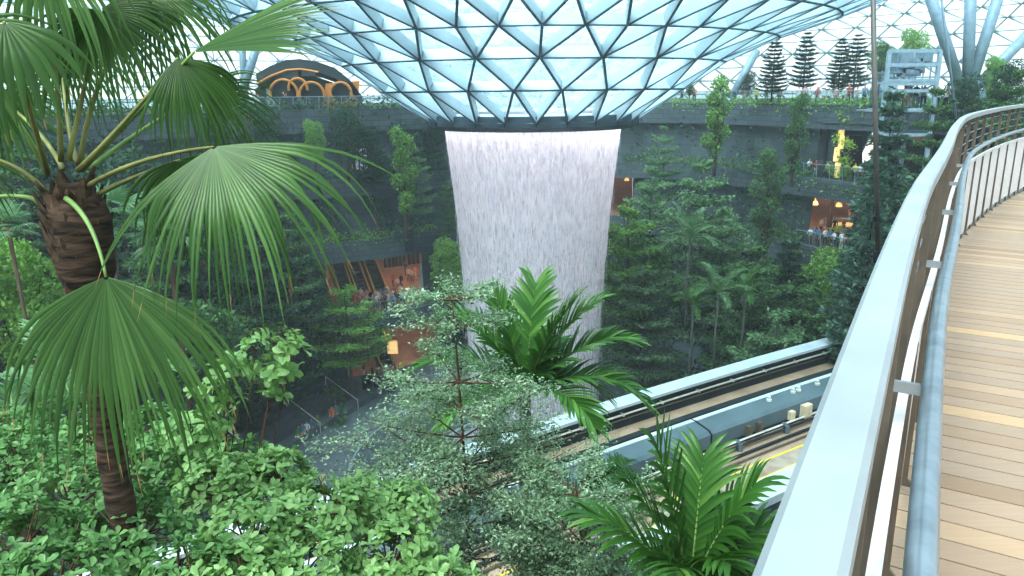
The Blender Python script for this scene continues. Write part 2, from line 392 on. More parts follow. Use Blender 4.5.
# ---- ground of the valley, planted slope under the walkway
mb = MB(); mb.box((0, 45, GZ - .25), (200, 170, .5)); struct(mb.build('floor', 'paving'))
def hill(x, y):
    z = -4.6 - .62 * max(y - 3, 0) - .3 * max(0, abs(x + 6) - 8) * .2
    left = max(0, min(1, (-x - 6) / 14.0))
    z2 = -5.5 - .46 * max(y - 3, 0)
    return max(GZ - .3, z * (1 - left) + z2 * left) + .35 * math.sin(x * .7) * math.cos(y * .5)
nx, ny = 50, 44; V = []; Fq = []
for j in range(ny):
    for i in range(nx):
        x = -52 + 76 * i / (nx - 1); y = -8 + 56 * j / (ny - 1); V.append((x, y, hill(x, y)))
for j in range(ny - 1):
    for i in range(nx - 1): a = j * nx + i; Fq.append((a, a + 1, a + nx + 1, a + nx))
struct(mesh_np('planted_slope', V, Fq, 'soil', smooth=True))

# ---- terraces: bands, recesses, floors
OPEN = {5: [], 4: [(362, 384), (800, 1000)], 3: [(792, 1000), (604, 630)], 2: [(330, 432)], 1: [(350, 446), (770, 850)]}
OPEN = {lv: [(LP(a, LV[lv]), LP(b, LV[lv])) for a, b in v] for lv, v in OPEN.items()}
SET = {5: 2.2, 4: 1.2, 3: .4, 2: -.2}
def rng_px(a, b, st=12):
    n = max(2, int(math.ceil((b - a) / st)) + 1); return [a + (b - a) * i / (n - 1) for i in range(n)]
def is_open(lv, px): return any(a <= px <= b for a, b in OPEN[lv])
P0, P1 = -880, 1380
for lv in (5, 4, 3, 2):
    z = LV[lv]; o = SET[lv]; h = {5: 2.1, 4: 1.7, 3: 1.9, 2: 1.5}[lv]
    mb = MB(); ps = rng_px(P0, P1)
    topz = z + .12
    mb.band([front(p, o, topz - h) for p in ps], [front(p, o, topz) for p in ps])
    mb.band([front(p, o, topz) for p in ps], [front(p, o + .8, topz) for p in ps])
    mb.band([front(p, o + .8, topz) for p in ps], [front(p, o + .8, z) for p in ps])
    mb.band([front(p, o + 9, topz - h) for p in ps], [front(p, o, topz - h) for p in ps])
    struct(mb.build('wall_terrace_%s' % {5: 'top', 4: 'upper', 3: 'middle', 2: 'lower'}[lv], 'slate_panels'))
    mb = MB(); w = 40 if lv == 5 else 9
    mb.band([front(p, o + .8, z) for p in ps], [front(p, o + w, z) for p in ps])
    struct(mb.build('floor_terrace_%s' % {5: 'top', 4: 'upper', 3: 'middle', 2: 'lower'}[lv], 'turf' if lv == 5 else 'paving_light'))
DP = {4: 10.0, 3: 24.0, 2: 27.0, 1: 20.0}
for lv in (4, 3, 2, 1):
    z = LV[lv]; ztop = LV[lv + 1] - 1.4; o = SET.get(lv, -.2)
    mb = MB(); cuts = sorted(OPEN[lv]); a = P0
    segs = []
    for c in cuts: segs.append((a, c[0])); a = c[1]
    segs.append((a, P1))
    for s0, s1 in segs:
        ps = rng_px(s0, s1); mb.band([front(p, o + 1.6, z) for p in ps], [front(p, o + 1.9, ztop) for p in ps])
    struct(mb.build('wall_rock_%s' % {4: 'upper', 3: 'middle', 2: 'lower', 1: 'valley'}[lv], 'slate_rock'))
    # lit interiors behind the openings
    for c0, c1 in cuts:
        ps = rng_px(c0, c1)
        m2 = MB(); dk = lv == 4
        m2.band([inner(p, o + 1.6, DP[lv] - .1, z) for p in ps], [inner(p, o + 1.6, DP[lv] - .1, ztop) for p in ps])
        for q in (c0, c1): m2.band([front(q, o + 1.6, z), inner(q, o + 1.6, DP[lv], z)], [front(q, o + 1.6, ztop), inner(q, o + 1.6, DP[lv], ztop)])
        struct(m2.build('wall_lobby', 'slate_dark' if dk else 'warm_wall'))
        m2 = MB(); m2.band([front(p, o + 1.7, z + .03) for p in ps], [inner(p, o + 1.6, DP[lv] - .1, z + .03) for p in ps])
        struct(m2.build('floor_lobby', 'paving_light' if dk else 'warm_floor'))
        m2 = MB(); m2.band([inner(p, o + 1.6, DP[lv] - .1, ztop - .05) for p in ps], [front(p, o + .9, ztop - .05) for p in ps])
        struct(m2.build('ceiling_lobby', 'warm_ceiling'))

# ---- roof: a funnel dipping to the oculus, then over and down to the ground outside
RING = [(6.95, .1, 24, 0), (9.9, 2.0, 24, .5), (12.4, 3.65, 24, 0), (15.5, 5.0, 48, 0), (18.8, 6.05, 48, .5), (22.4, 7.4, 48, 0), (26.5, 8.9, 48, .5), (31, 10.5, 48, 0), (36, 12, 48, .5),
        (41.5, 13.2, 48, 0), (47.5, 13.8, 48, .5), (53.5, 13.6, 96, 0), (55.74, 13.21, 96, 0.5), (57.96, 12.75, 96, 0), (60.13, 12.05, 96, 0.5), (62.25, 11.24, 96, 0), (64.29, 10.24, 96, 0.5), (66.23, 9.06, 96, 0), (68.08, 7.73, 96, 0.5), (69.73, 6.17, 96, 0), (71.29, 4.53, 96, 0.5), (72.59, 2.67, 96, 0), (73.69, 0.68, 96, 0.5), (74.6, -1.4, 96, 0)]
def rnode(i, k):
    r, z, n, s = RING[i]; a = 2 * PI * (k + s) / n + PI / 2
    return np.array([AX + r * math.cos(a), AY + r * math.sin(a), z])
glassV = {'funnel': MB(), 'roof': MB()}
edges = []
for i in range(len(RING) - 1):
    n0, n1 = RING[i][2], RING[i + 1][2]; s0, s1 = RING[i][3], RING[i + 1][3]
    g = glassV['funnel' if i < 10 else 'roof']
    for k in range(n0): edges.append((rnode(i, k), rnode(i, k + 1), i))
    tri = []
    if n0 == n1:
        for k in range(n0):
            if s1 > s0: tri += [((i, k), (i, k + 1), (i + 1, k)), ((i, k + 1), (i + 1, k + 1), (i + 1, k))]; ed = [((i, k), (i + 1, k)), ((i, k + 1), (i + 1, k))]
            else: tri += [((i, k), (i, k + 1), (i + 1, k + 1)), ((i, k), (i + 1, k + 1), (i + 1, k))]; ed = [((i, k), (i + 1, k)), ((i, k), (i + 1, k + 1))]
            for a, b in ed: edges.append((rnode(*a), rnode(*b), i))
    else:                                            # the mesh doubles here
        for k in range(n0):
            if s0 == 0: c = 2 * k
            else: c = 2 * k + 1
            tri += [((i, k), (i + 1, c), (i + 1, c - 1)), ((i, k), (i + 1, c + 1), (i + 1, c)), ((i, k), (i, k + 1), (i + 1, c + 1))]
            for q in (c - 1, c, c + 1): edges.append((rnode(i, k), rnode(i + 1, q), i))
    for t3 in tri:
        pts = [rnode(*q) for q in t3]; g.add([p + UP * .3 for p in pts], [(0, 1, 2)])
for k in range(96): edges.append((rnode(len(RING) - 1, k), rnode(len(RING) - 1, k + 1), len(RING) - 1))
roof = struct(glassV['roof'].build('ceiling', 'roof_glass'))
fun = struct(glassV['funnel'].build('ceiling_funnel', 'funnel_glass'))
for nm, par, lo, hi in (('lattice', fun, 0, 10), ('lattice', roof, 10, 99)):
    mb = MB()
    for a, b, i in edges:
        if lo <= i < hi:
            mid = (a + b) / 2; rr = math.hypot(mid[0] - AX, mid[1] - AY); i2 = min(max(i, 0), len(RING) - 2)
            sl = np.array([RING[i2 + 1][0] - RING[i2][0], RING[i2 + 1][1] - RING[i2][1]]); sl /= np.linalg.norm(sl)
            rad = np.array([mid[0] - AX, mid[1] - AY, 0]) / max(rr, .1); nrm = UP * sl[0] - rad * sl[1]
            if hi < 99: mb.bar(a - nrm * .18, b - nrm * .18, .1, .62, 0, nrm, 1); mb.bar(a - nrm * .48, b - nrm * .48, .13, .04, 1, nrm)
            else: mb.bar(a, b, .13, .32, 0, nrm, 0)
    mb.build(nm, ['beam_side' if hi < 99 else 'tower_steel', 'beam_face'], par)
# oculus ring
mb = MB(); prof = [(7.25, .1), (7.2, -.55), (6.7, -.83), (6.1, -.83), (6.1, -.45), (6.6, .15), (7.25, .1)]
mb.lathe(prof, 96, (AX, AY, 0)); rg = struct(mb.build('trim_oculus_ring', 'ring_steel', smooth=False))
mb = MB()
for k in range(24):
    a = 2 * PI * k / 24; d = np.array([math.cos(a), math.sin(a), 0]); mb.box(np.array([AX, AY, -.23]) + d * 7.23, (.02, .05, .62), 0, a)
mb.build('seam', 'beam_dark', rg)

# ---- waterfall: a thinning curtain dropped from the ring into the basin
WP = [(6.04, -.75), (5.85, -2.2), (5.65, -4), (5.45, -6.2), (5.25, -8.6), (5.07, -11.2), (4.92, -14), (4.8, -17), (4.7, -20), (4.62, -23), (4.58, -25.9)]
wf = thing('waterfall', 'tall white curtain of water falling from the round opening in the glass roof', 'waterfall', (AX, AY, -25.9))
def sheet(name, k, n=160):
    V = []; uv = []
    for (r, z) in WP:
        for j in range(n + 1):
            a = 2 * PI * j / n; wob = 1 + .006 * math.sin(a * 23 + k) + .004 * math.sin(a * 61 + z)
            V.append((r * k * wob * math.cos(a), r * k * wob * math.sin(a), z + 25.9)); uv.append((a * 5.4 + k * 31, -1.2 - z))
    Fq = [(i * (n + 1) + j, i * (n + 1) + j + 1, (i + 1) * (n + 1) + j + 1, (i + 1) * (n + 1) + j) for i in range(len(WP) - 1) for j in range(n)]
    return mesh_np(name, V, Fq, 'falling_water', wf, smooth=True, uv=uv)
sheet('water_sheet', 1.0); sheet('water_sheet', .95); sheet('water_sheet', .86)
g = np.random.default_rng(3); N = 9000
zz = g.uniform(0, 1, N) ** .8; zw = -1.3 - zz * 24.4; rw = np.interp(-zw, [-z for _, z in WP], [r for r, _ in WP]) * (1 + np.abs(g.normal(0, .012 + .035 * zz, N)))
aa = g.uniform(0, 2 * PI, N); pos = np.stack([rw * np.cos(aa), rw * np.sin(aa), zw + 25.9], 1)
RR = frames(np.tile([[0, 0, -1.0]], (N, 1)), np.stack([np.cos(aa), np.sin(aa), 0 * aa], 1))
SV, SF = scatter([(0, .05, 0), (0, -.05, 0), (1, -.03, 0), (1, .03, 0)], [(0, 1, 2, 3)], pos, RR, np.stack([g.uniform(.15, .7, N), g.uniform(.4, 1.1, N), np.ones(N)], 1))
sd = mesh_np('spray', SV, SF, 'spray_drops', wf); sd['kind'] = 'stuff'
mb = MB(); mb.lathe([(7.6, 0), (7.6, .55), (7.3, .55), (7.3, .12), (0.01, .12)], 64, (AX, AY, GZ))
tag(mb.build('basin', 'concrete', smooth=False), 'low round basin that catches the waterfall', 'basin')

# ---- mist hanging in the whole hall
m, t, out = nt('mist_air'); vs = t.nodes.new('ShaderNodeVolumeScatter'); vs.inputs['Color'].default_value = (.90, .96, 1, 1); vs.inputs['Density'].default_value = .0017; vs.inputs['Anisotropy'].default_value = .2
t.links.new(vs.outputs[0], out.inputs['Volume']); MATS['mist_air'] = m

# ================================================================== CANOPY WALKWAY
BASE = [(-4.4, -7.6), (-2.7, -4.6), (-1.25, -2.0), (-.34, -.45), (.15, .41), (.48, .99), (.71, 1.39), (1.21, 2.24), (1.53, 2.75), (2.13, 3.72), (3.3, 5.64), (4.48, 7.45), (5.95, 9.35), (7.25, 10.85), (8.75, 12.4), (10.5, 13.95), (12.6, 15.55), (15, 17.05), (17.8, 18.4), (21, 19.5), (24.5, 20.3), (28, 20.8)]
def catmull(P, step=.12):
    P = [np.array(p, float) for p in P]; out_ = []
    for i in range(1, len(P) - 2):
        n = max(2, int(np.linalg.norm(P[i + 1] - P[i]) / step))
        for k in range(n):
            t = k / n; out_.append(.5 * (2 * P[i] + (P[i + 1] - P[i - 1]) * t + (2 * P[i - 1] - 5 * P[i] + 4 * P[i + 1] - P[i + 2]) * t * t + (3 * P[i] - P[i - 1] - 3 * P[i + 1] + P[i + 2]) * t ** 3))
    return np.array(out_)
def resample(Q, st):
    d = np.r_[0, np.cumsum(np.linalg.norm(np.diff(Q, axis=0), axis=1))]; s = np.arange(0, d[-1], st)
    return np.stack([np.interp(s, d, Q[:, 0]), np.interp(s, d, Q[:, 1])], 1)
BC = resample(catmull(BASE), .14)
for _ in range(8): BC[1:-1] = (BC[:-2] + 2 * BC[1:-1] + BC[2:]) / 4
TG = np.gradient(BC, axis=0); TG /= np.linalg.norm(TG, axis=1, keepdims=True); NR = np.stack([TG[:, 1], -TG[:, 0]], 1)   # NR points onto the deck
def bp(i, off, z): q = BC[i] + NR[i] * off; return np.array([q[0], q[1], z])
NB = len(BC)
wk = thing('canopy_walkway', 'curved elevated walkway with a deck of tan timber boards', 'walkway', (BC[0][0], BC[0][1], 0))
def rel(o, root): o.parent = root; o.matrix_parent_inverse = Matrix.Translation(-Vector(root.location)); return o
mb = MB()
for i in range(NB - 1):
    e = .004 / .14; lerp = lambda a, b, t: a * (1 - t) + b * t
    a0, a1 = bp(i, .03, 0), bp(i + 1, .03, 0); b0, b1 = bp(i, 3.2, 0), bp(i + 1, 3.2, 0)
    q = [lerp(a0, a1, e), lerp(b0, b1, e), lerp(b0, b1, 1 - e), lerp(a0, a1, 1 - e)]
    dn = np.array([0, 0, -.03]); mb.add([*q, *[p + dn for p in q]], [(0, 1, 2, 3), (0, 4, 5, 1), (1, 5, 6, 2), (2, 6, 7, 3), (3, 7, 4, 0)])
rel(mb.build('deck', 'deck_boards'), wk)
mb = MB(); idx = range(0, NB)
mb.strip([[bp(i, -.05, -.032), bp(i, 3.25, -.032), bp(i, 3.0, -.6), bp(i, .5, -.6), bp(i, -.05, -.2)] for i in range(0, NB, 3)])
rel(mb.build('underside', 'dark_metal'), wk)
mb = MB(); mb.strip([[bp(i, -.02, -.03), bp(i, .03, -.03), bp(i, .03, .045), bp(i, -.02, .045)] for i in idx])
rel(mb.build('kerb', 'kerb_metal'), wk)

rl = thing('railing', 'pale metal railing with a broad flat top rail along the walkway edge', 'railing', (BC[0][0], BC[0][1], 0))
HR = 1.37
mb = MB(); mb.strip([[bp(i, .005, HR - .05), bp(i, .049, HR - .05), bp(i, .056, HR - .042), bp(i, .056, HR - .006), bp(i, .050, HR), bp(i, .011, HR), bp(i, .005, HR - .006)] for i in idx])
rel(mb.build('top_rail', 'steel_rail'), rl)
mb = MB(); mb.tube([bp(i, .12, 1.02) for i in idx], .0215, 14); rel(mb.build('handrail', 'steel_tube', smooth=True), rl)
mb = MB(); mb.strip([[bp(i, .052, .855), bp(i, .075, .855), bp(i, .075, .89), bp(i, .052, .89)] for i in idx]); rel(mb.build('panel_rail', 'mesh_panel'), rl)
POST = list(range(1, NB - 1, 5))
for k, h in enumerate((.99, 1.08, 1.17, 1.26)):
    mb = MB(); mb.tube([bp(i, .02, h) for i in range(0, NB, 2)], .0055, 5); rel(mb.build('wire', 'steel_tube'), rl)
for n, i in enumerate(POST):
    mb = MB(); ax = (np.array([NR[i][0], NR[i][1], 0]), np.array([TG[i][0], TG[i][1], 0]), UP)
    mb.box(bp(i, .03, .62), (.03, .014, 1.42), 0, ax); rel(mb.build('post', 'bronze_post'), rl)
    if n % 2 == 0: mb = MB(); mb.bar(bp(i, .02, .985), bp(i, .118, .985), .012, .026); rel(mb.build('bracket', 'kerb_metal'), rl)
    if i + 5 < NB:
        mb = MB(); mb.band([bp(j, .062, .085) for j in range(i, i + 6)], [bp(j, .062, .86) for j in range(i, i + 6)])
        rel(mb.build('infill_panel', 'mesh_panel'), rl)
        mb = MB()
        mb.prism([(0, 0), (.05, 0), (.02, .035), (.014, .84), (0, .84)], -.007, .007, (ax[0], UP, ax[1]), bp(i, .063, .04))
        rel(mb.build('baluster', 'bronze_post'), rl)

# ---- hanger pole and cable that hold the walkway
def pole(name, a, b, r, mtl, label, cat):
    a, b = np.array(a), np.array(b); t = thing(name, label, cat, a)
    mb = MB(); mb.tube([a, b], r, 12); rel(mb.build('shaft', mtl, smooth=True), t)
    d = unit(b - a); mb = MB(); mb.tube([a, a + d * .25], r * 1.9, 12); mb.tube([a + d * .9, a + d * 1.0], r * 1.35, 12); rel(mb.build('coupling', 'dark_metal'), t); return t
pole('hanger_pole', at(878, 262, 15.5), at(872, -60, 15.5), .05, 'pole_grey', 'slim grey steel pole rising past the fir to the roof, left of the railing', 'pole')
pole('hanger_cable', at(957, 125, 30), at(938, -30, 30), .045, 'column_steel', 'thin steel cable slanting down beside the leaning columns at the right', 'cable')

# ================================================================== TRAIN GUIDEWAY
A = onz(590, 410, -12); B = onz(838, 336, -12); gd = unit(B - A); gn = np.array([gd[1], -gd[0], 0])     # gn: towards the viewer
def gpt(s, w, z):
    """s along the line, w towards the viewer; the line bends gently"""
    k = -.0016; q = A + gd * s + gn * (w - k * (s - 6) ** 2); return np.array([q[0], q[1], z])
SS = np.arange(-34, 66, 2.0)
gw = thing('train_guideway', 'grey elevated train guideway with two tan trackbeds crossing below the walkway', 'guideway', (A[0], A[1], GZ))
def sweep(name, prof, mtl):
    mb = MB(); mb.strip([[gpt(s, w, z) for w, z in prof] for s in SS]); o = rel(mb.build(name, mtl), gw); return o
sweep('far_parapet', [(-.4, -12), (.45, -12), (.45, -12.14), (.12, -12.14), (.12, -13.6), (-.4, -13.6)], 'parapet_white')
sweep('parapet_lining', [(.121, -12.16), (.2, -12.16), (.2, -13.35), (.121, -13.35)], 'beam_dark')
sweep('trackbed', [(.12, -13.2), (2.9, -13.2), (2.9, -13.9), (.12, -13.9)], 'track_tan')
sweep('running_strip', [(1.0, -13.199), (1.35, -13.199), (1.35, -13.12), (1.0, -13.12)], 'beam_dark')
sweep('centre_beam', [(2.75, -12.35), (3.0, -12.3), (3.75, -12.42), (3.9, -12.55), (3.9, -13.15), (2.75, -13.15)], 'beam_grey')
sweep('centre_wall', [(3.0, -13.14), (3.85, -13.14), (3.85, -13.9), (3.0, -13.9)], 'beam_dark')
sweep('beam_edge', [(2.72, -12.28), (2.95, -12.28), (2.95, -12.4), (2.72, -12.4)], 'parapet_white')
sweep('trackbed', [(3.85, -13.5), (6.55, -13.5), (6.55, -14.1), (3.85, -14.1)], 'track_tan')
sweep('worn_strip', [(5.6, -13.499), (6.42, -13.499), (6.42, -13.47), (5.6, -13.47)], 'track_worn')
sweep('yellow_edge_line', [(5.5, -13.49), (5.6, -13.49), (5.6, -13.46), (5.5, -13.46)], 'yellow_line')
sweep('yellow_edge_line', [(6.4, -13.49), (6.5, -13.49), (6.5, -13.46), (6.4, -13.46)], 'yellow_line')
sweep('near_parapet', [(6.5, -13.42), (7.7, -13.36), (7.7, -13.7), (6.5, -13.7)], 'parapet_white')
sweep('near_side', [(6.6, -13.7), (7.6, -13.7), (7.5, -15.2), (6.6, -15.2)], 'ring_steel')  # concrete side in a darker colour that stands for its shadow
sweep('soffit', [(.2, -13.9), (6.6, -14.1), (5.4, -15.6), (1.6, -15.6)], 'concrete')
for w, z, r, nm, mtl in ((.34, -12.5, .05, 'pipe_rail', 'pipe_pale'), (.30, -12.75, .035, 'pipe_rail', 'bronze_post'), (4.15, -13.15, .05, 'power_rail', 'pipe_pale'), (4.3, -13.3, .06, 'power_rail', 'dark_metal'), (4.75, -13.4, .07, 'power_rail', 'dark_metal'), (5.1, -13.42, .05, 'power_rail', 'bronze_post')):
    mb = MB(); mb.tube([gpt(s, w, z) for s in SS], r, 6); rel(mb.build(nm, mtl), gw)
for s in np.arange(-20, 40, 2.4):
    mb = MB(); mb.bar(gpt(s, .2, -12.5), gpt(s, .42, -12.5), .09, .12); rel(mb.build('pipe_bracket', 'pipe_pale'), gw)
for s in np.arange(-20, 40, 3.1):
    mb = MB(); mb.box(gpt(s, 4.3, -13.32), (.18, .3, .36)); mb.tube([gpt(s, 4.1, -13.15), gpt(s, 4.35, -13.15)], .1, 8); rel(mb.build('rail_support', 'beam_grey'), gw)
for s in (7.9, 9.6, 10.0, 11.4):
    mb = MB(); q = gpt(s, 3.25, -12.34); mb.tube([q, q + UP * .1], .13, 10); mb.tube([q + UP * .1, q + UP * .22], .08, 10); rel(mb.build('beam_bolt', 'pipe_pale'), gw)
for s, sz, mt_ in ((9.6, (.55, .35, .62), 'box_beige'), (8.6, (.3, .22, .42), 'box_beige'), (6.4, (.28, .22, .5), 'bronze_post'), (5.7, (.28, .22, .5), 'bronze_post')):
    mb = MB(); q = gpt(s, 4.0, -12.95); ang = math.atan2(gd[1], gd[0]); mb.box(q, sz, 0, ang); mb.box(q + np.array([gn[0], gn[1], 0]) * (sz[1] / 2 + .012), (sz[0] * .75, .02, sz[2] * .75), 0, ang); rel(mb.build('junction_box', mt_), gw)
for s in (-12, 8, 26, 44):
    mb = MB(); q = gpt(s, 4, -15.6); mb.tube([(q[0], q[1], GZ), (q[0], q[1], -16.2), (q[0], q[1], -15.6)], [.7, .7, 1.5], 20); rel(mb.build('pier', 'concrete', smooth=False), gw)
for s in (3.4,):
    mb = MB(); mb.strip([[gpt(s + d, w, z) for w, z in ((2.72, -12.26), (3.0, -12.26), (3.78, -12.39), (3.93, -12.53), (3.93, -13.16), (2.72, -13.16))] for d in (0, .06)]); rel(mb.build('expansion_joint', 'black_rubber'), gw)

# ================================================================== PLANTS
G = np.random.default_rng(11)
def limb(mb, a, b, r0, r1, bend=.08, n=5, sides=6):
    a, b = np.array(a, float), np.array(b, float); L = np.linalg.norm(b - a); off = G.normal(0, bend * L, 3)
    mb.tube([a + (b - a) * t + off * math.sin(PI * t) * .5 for t in np.linspace(0, 1, n)], [r0 + (r1 - r0) * t for t in np.linspace(0, 1, n)], sides)
def leaf_cloud(pos, size, flat=1.0, T=DIAMOND, up_bias=(0, 0, 1.0), spread=.6, stretch=1.0):
    n = len(pos); d = G.normal(0, 1, (n, 3)); d[:, 2] *= (1 - flat * .8); 
    u = np.tile(np.array(up_bias)[None], (n, 1)) + G.normal(0, spread, (n, 3))
    s = size * G.uniform(.65, 1.3, n)
    return scatter(T[0], T[1], pos, frames(d, u), np.stack([s * stretch, s, s], 1))
def cat_(parts):
    V, Fq, o = [], [], 0
    for v, f in parts: V.append(v); Fq.append(f + o); o += len(v)
    return np.concatenate(V), np.concatenate(Fq)
def proto(name, label, cat, trunk, tmat, fol, fmat, fname='foliage', extra=None):
    r = thing(name, label, cat); t = trunk.build('trunk', tmat, r, smooth=True)
    mesh_np(fname, fol[0], fol[1], fmat, r); r['proto'] = 1; return r
def layered_tree(H, R, tiers, base, fmat, leaf=.3, dens=1.0, narrow=.25, droop=.0, name='layered_tree', tmat='bark_grey', gap=.1):
    mb = MB(); limb(mb, (0, 0, 0), (0, 0, H * .97), .018 * H, .03, .02, 8, 8); P = []
    for i in range(tiers):
        f = i / max(1, tiers - 1); z = H * (base + (1 - base) * f ** .95)
        r = R * ((1 - f) ** .75 * (1 - narrow) + narrow) * (1 if f < .97 else .6) * (.75 + .25 * min(1, f * 5 + .3))
        nb = max(4, int(7 - 2 * f)); a0 = G.uniform(0, 6.28)
        for b in range(nb):
            a = a0 + 2 * PI * b / nb + G.normal(0, .2); rl_ = r * G.uniform(.75, 1.1); d = np.array([math.cos(a), math.sin(a), 0])
            tip = d * rl_ + UP * (z + rl_ * (.12 - droop) + G.normal(0, .1)); limb(mb, UP * (z - .15 * rl_), tip, .012 * H * (1 - .7 * f), .015, .05, 4, 4)
            n = int(70 * dens * (rl_ / 2.2 + .35)); t = G.uniform(.18, 1.05, n); w = np.minimum(.16 + .38 * np.sin(np.clip(t, 0, 1) * PI * .8), .6) * rl_ * .62
            lat = np.array([-d[1], d[0], 0]); base_ = UP * (z - .15 * rl_) + (tip - UP * (z - .15 * rl_)) * t[:, None]
            P.append(base_ + lat * (G.normal(0, .55, n) * w)[:, None] + UP * (G.normal(0, gap, n) - droop * .3 * t ** 2 * rl_)[:, None])
    return proto(name, '', 'tree', mb, tmat, leaf_cloud(np.concatenate(P), leaf, .85, spread=.45), fmat)
def conifer(H, R, tiers, base, fmat, leaf=.34, up=.1, dens=1.0, name='conifer', shape=1.0):
    mb = MB(); limb(mb, (0, 0, 0), (0, 0, H), .016 * H, .02, .01, 8, 8); V = []
    for i in range(tiers):
        f = i / (tiers - 1); z = H * (base + (1 - base) * f); r = R * ((1 - f) ** shape * .9 + .1); nb = max(5, int(8 - 2 * f)); a0 = G.uniform(0, 6.28)
        for b in range(nb):
            a = a0 + 2 * PI * b / nb + G.normal(0, .1); d = np.array([math.cos(a), math.sin(a), 0]); rl_ = r * G.uniform(.6, 1.15)
            n = int(60 * dens * (rl_ + .4)); t = G.uniform(.1, 1, n); tip = d * rl_ + UP * rl_ * up
            limb(mb, UP * z, UP * z + tip, .03, .012, .03, 3, 4)
            lat = np.array([-d[1], d[0], 0]); sd = G.choice([-1, 1], n) * G.uniform(.2, 1, n); wl = .34 * rl_ * (1.1 - t)
            p = UP * z + tip * t[:, None] + lat * (sd * wl)[:, None] + UP * (G.normal(0, .06, n) - .12 * np.abs(sd) * wl + .18 * t ** 2 * rl_ * up)[:, None]
            dd = d[None] * .8 + lat[None] * sd[:, None] + UP[None] * (up + .1) + G.normal(0, .15, (n, 3)); s = leaf * G.uniform(.7, 1.3, n)
            V.append(scatter(DIAMOND[0], DIAMOND[1], p, frames(dd, np.tile(UP, (n, 1)) + G.normal(0, .3, (n, 3))), np.stack([s * 1.4, s * .8, s], 1)))
    return proto(name, '', 'conifer', mb, 'bark_dark', cat_(V), fmat)
def round_tree(H, R, base, fmat, leaf=.3, n=5200, blobs=9, name='broadleaf_tree', tmat='bark', tall=1.0):
    mb = MB(); limb(mb, (0, 0, 0), (0, 0, H * .7), .02 * H, .05, .03, 6, 8); P = []
    for b in range(blobs):
        f = b / blobs; a = b * 2.4; rr = R * .55 * (1 - .5 * f) if b else 0; c = np.array([rr * math.cos(a), rr * math.sin(a), H * (base + .16 + (.8 - base) * f)]); rb = R * G.uniform(.42, .62)
        limb(mb, UP * H * (base * .7 + .2 * f), c, .012 * H, .02, .08, 4, 5)
        k = n // blobs; u = G.normal(0, 1, (k, 3)); u /= np.linalg.norm(u, axis=1, keepdims=True); q = G.uniform(.45, 1, (k, 1)) ** .5
        P.append(c + u * q * rb * np.array([1, 1, .62 * tall]))
    return proto(name, '', 'tree', mb, tmat, leaf_cloud(np.concatenate(P), leaf, .4, spread=.8), fmat)
def frond_strip(p0, d0, L, droop, n_leaf, leaf_len, leaf_w, v=.5, rise=.35, leaf_droop=.5, steps=14, lsteps=4, twist=0.0, start=.12):
    """one feather frond: rachis points, leaflet quads"""
    pts = [np.array(p0, float)]; d = unit(d0); ds = L / steps
    for i in range(steps):
        d = unit(d + np.array([0, 0, -1.0]) * droop * (.3 + 1.4 * i / steps) / steps); pts.append(pts[-1] + d * ds)
    pts = np.array(pts); V = []; Fq = []
    for side in (-1, 1):
        for k in range(n_leaf):
            t = start + (1 - start) * k / (n_leaf - 1); i = min(int(t * steps), steps - 1); f = t * steps - i; p = pts[i] * (1 - f) + pts[i + 1] * f; tg = unit(pts[i + 1] - pts[i])
            lat = np.cross(tg, UP); lat = unit(lat) if np.linalg.norm(lat) > .05 else np.array([1.0, 0, 0]); nrm = np.cross(lat, tg)
            ang = .95 - .55 * t; dl = unit(tg * math.cos(ang * 1.15) + (lat * side * math.cos(rise) + nrm * math.sin(rise)) * math.sin(ang * 1.15) + G.normal(0, .05, 3))
            ll = leaf_len * (.55 + .45 * math.sin(PI * min(1, .18 + .75 * t))) * G.uniform(.88, 1.1); q = p.copy(); dd = dl; b = len(V)
            for s in range(lsteps + 1):
                fr = s / lsteps; w = leaf_w * (.35 + .65 * math.sin(PI * min(1, fr * .8 + .2))) if s < lsteps else leaf_w * .08
                wv = unit(np.cross(dd, nrm) + 1e-6) * w * .5; up_ = unit(np.cross(wv, dd) + 1e-6) * w * .16
                V += [q + wv + up_, q, q - wv + up_]
                dd = unit(dd + np.array([0, 0, -1.0]) * leaf_droop * (fr + .15) * 1.6 / lsteps); q = q + dd * ll / lsteps
            for s in range(lsteps): a = b + 3 * s; Fq += [(a, a + 1, a + 4, a + 3), (a + 1, a + 2, a + 5, a + 4)]
    return pts, np.array(V), np.array(Fq)
def feather_palm(H, L, n, fmat, nl=22, ll=.5, lw=.05, tmat='bark_grey', tr=.1, droop=1.1, tilt=(.15, 1.25), name='feather_palm', steps=12, lsteps=3, rise=.35, ldroop=.5, crownshaft=True):
    """far palms: crown as one foliage mesh"""
    r = thing(name, '', 'palm'); mb = MB(); mb.tube([(0, 0, 0), (.05 * H * .3, 0, H * .5), (0, 0, H)], [tr * 1.3, tr, tr * .8], 8); mb.build('trunk', tmat, r, smooth=True)
    V = []; m2 = MB()
    for i in range(n):
        a = i * 2.4; el = tilt[1] + (tilt[0] - tilt[1]) * (i + .5) / n; d = np.array([math.cos(a) * math.cos(el), math.sin(a) * math.cos(el), math.sin(el)])
        p, v, f = frond_strip((0, 0, H), d, L * G.uniform(.85, 1.1), droop, nl, ll, lw, rise=rise, leaf_droop=ldroop, steps=steps, lsteps=lsteps); V.append((v, f)); m2.tube(p, [tr * .35 * (1 - .85 * k / len(p)) for k in range(len(p))], 4)
    v, f = cat_(V); mesh_np('foliage', v, f, fmat, r); m2.build('frond_rib', 'petiole_green', r); return r
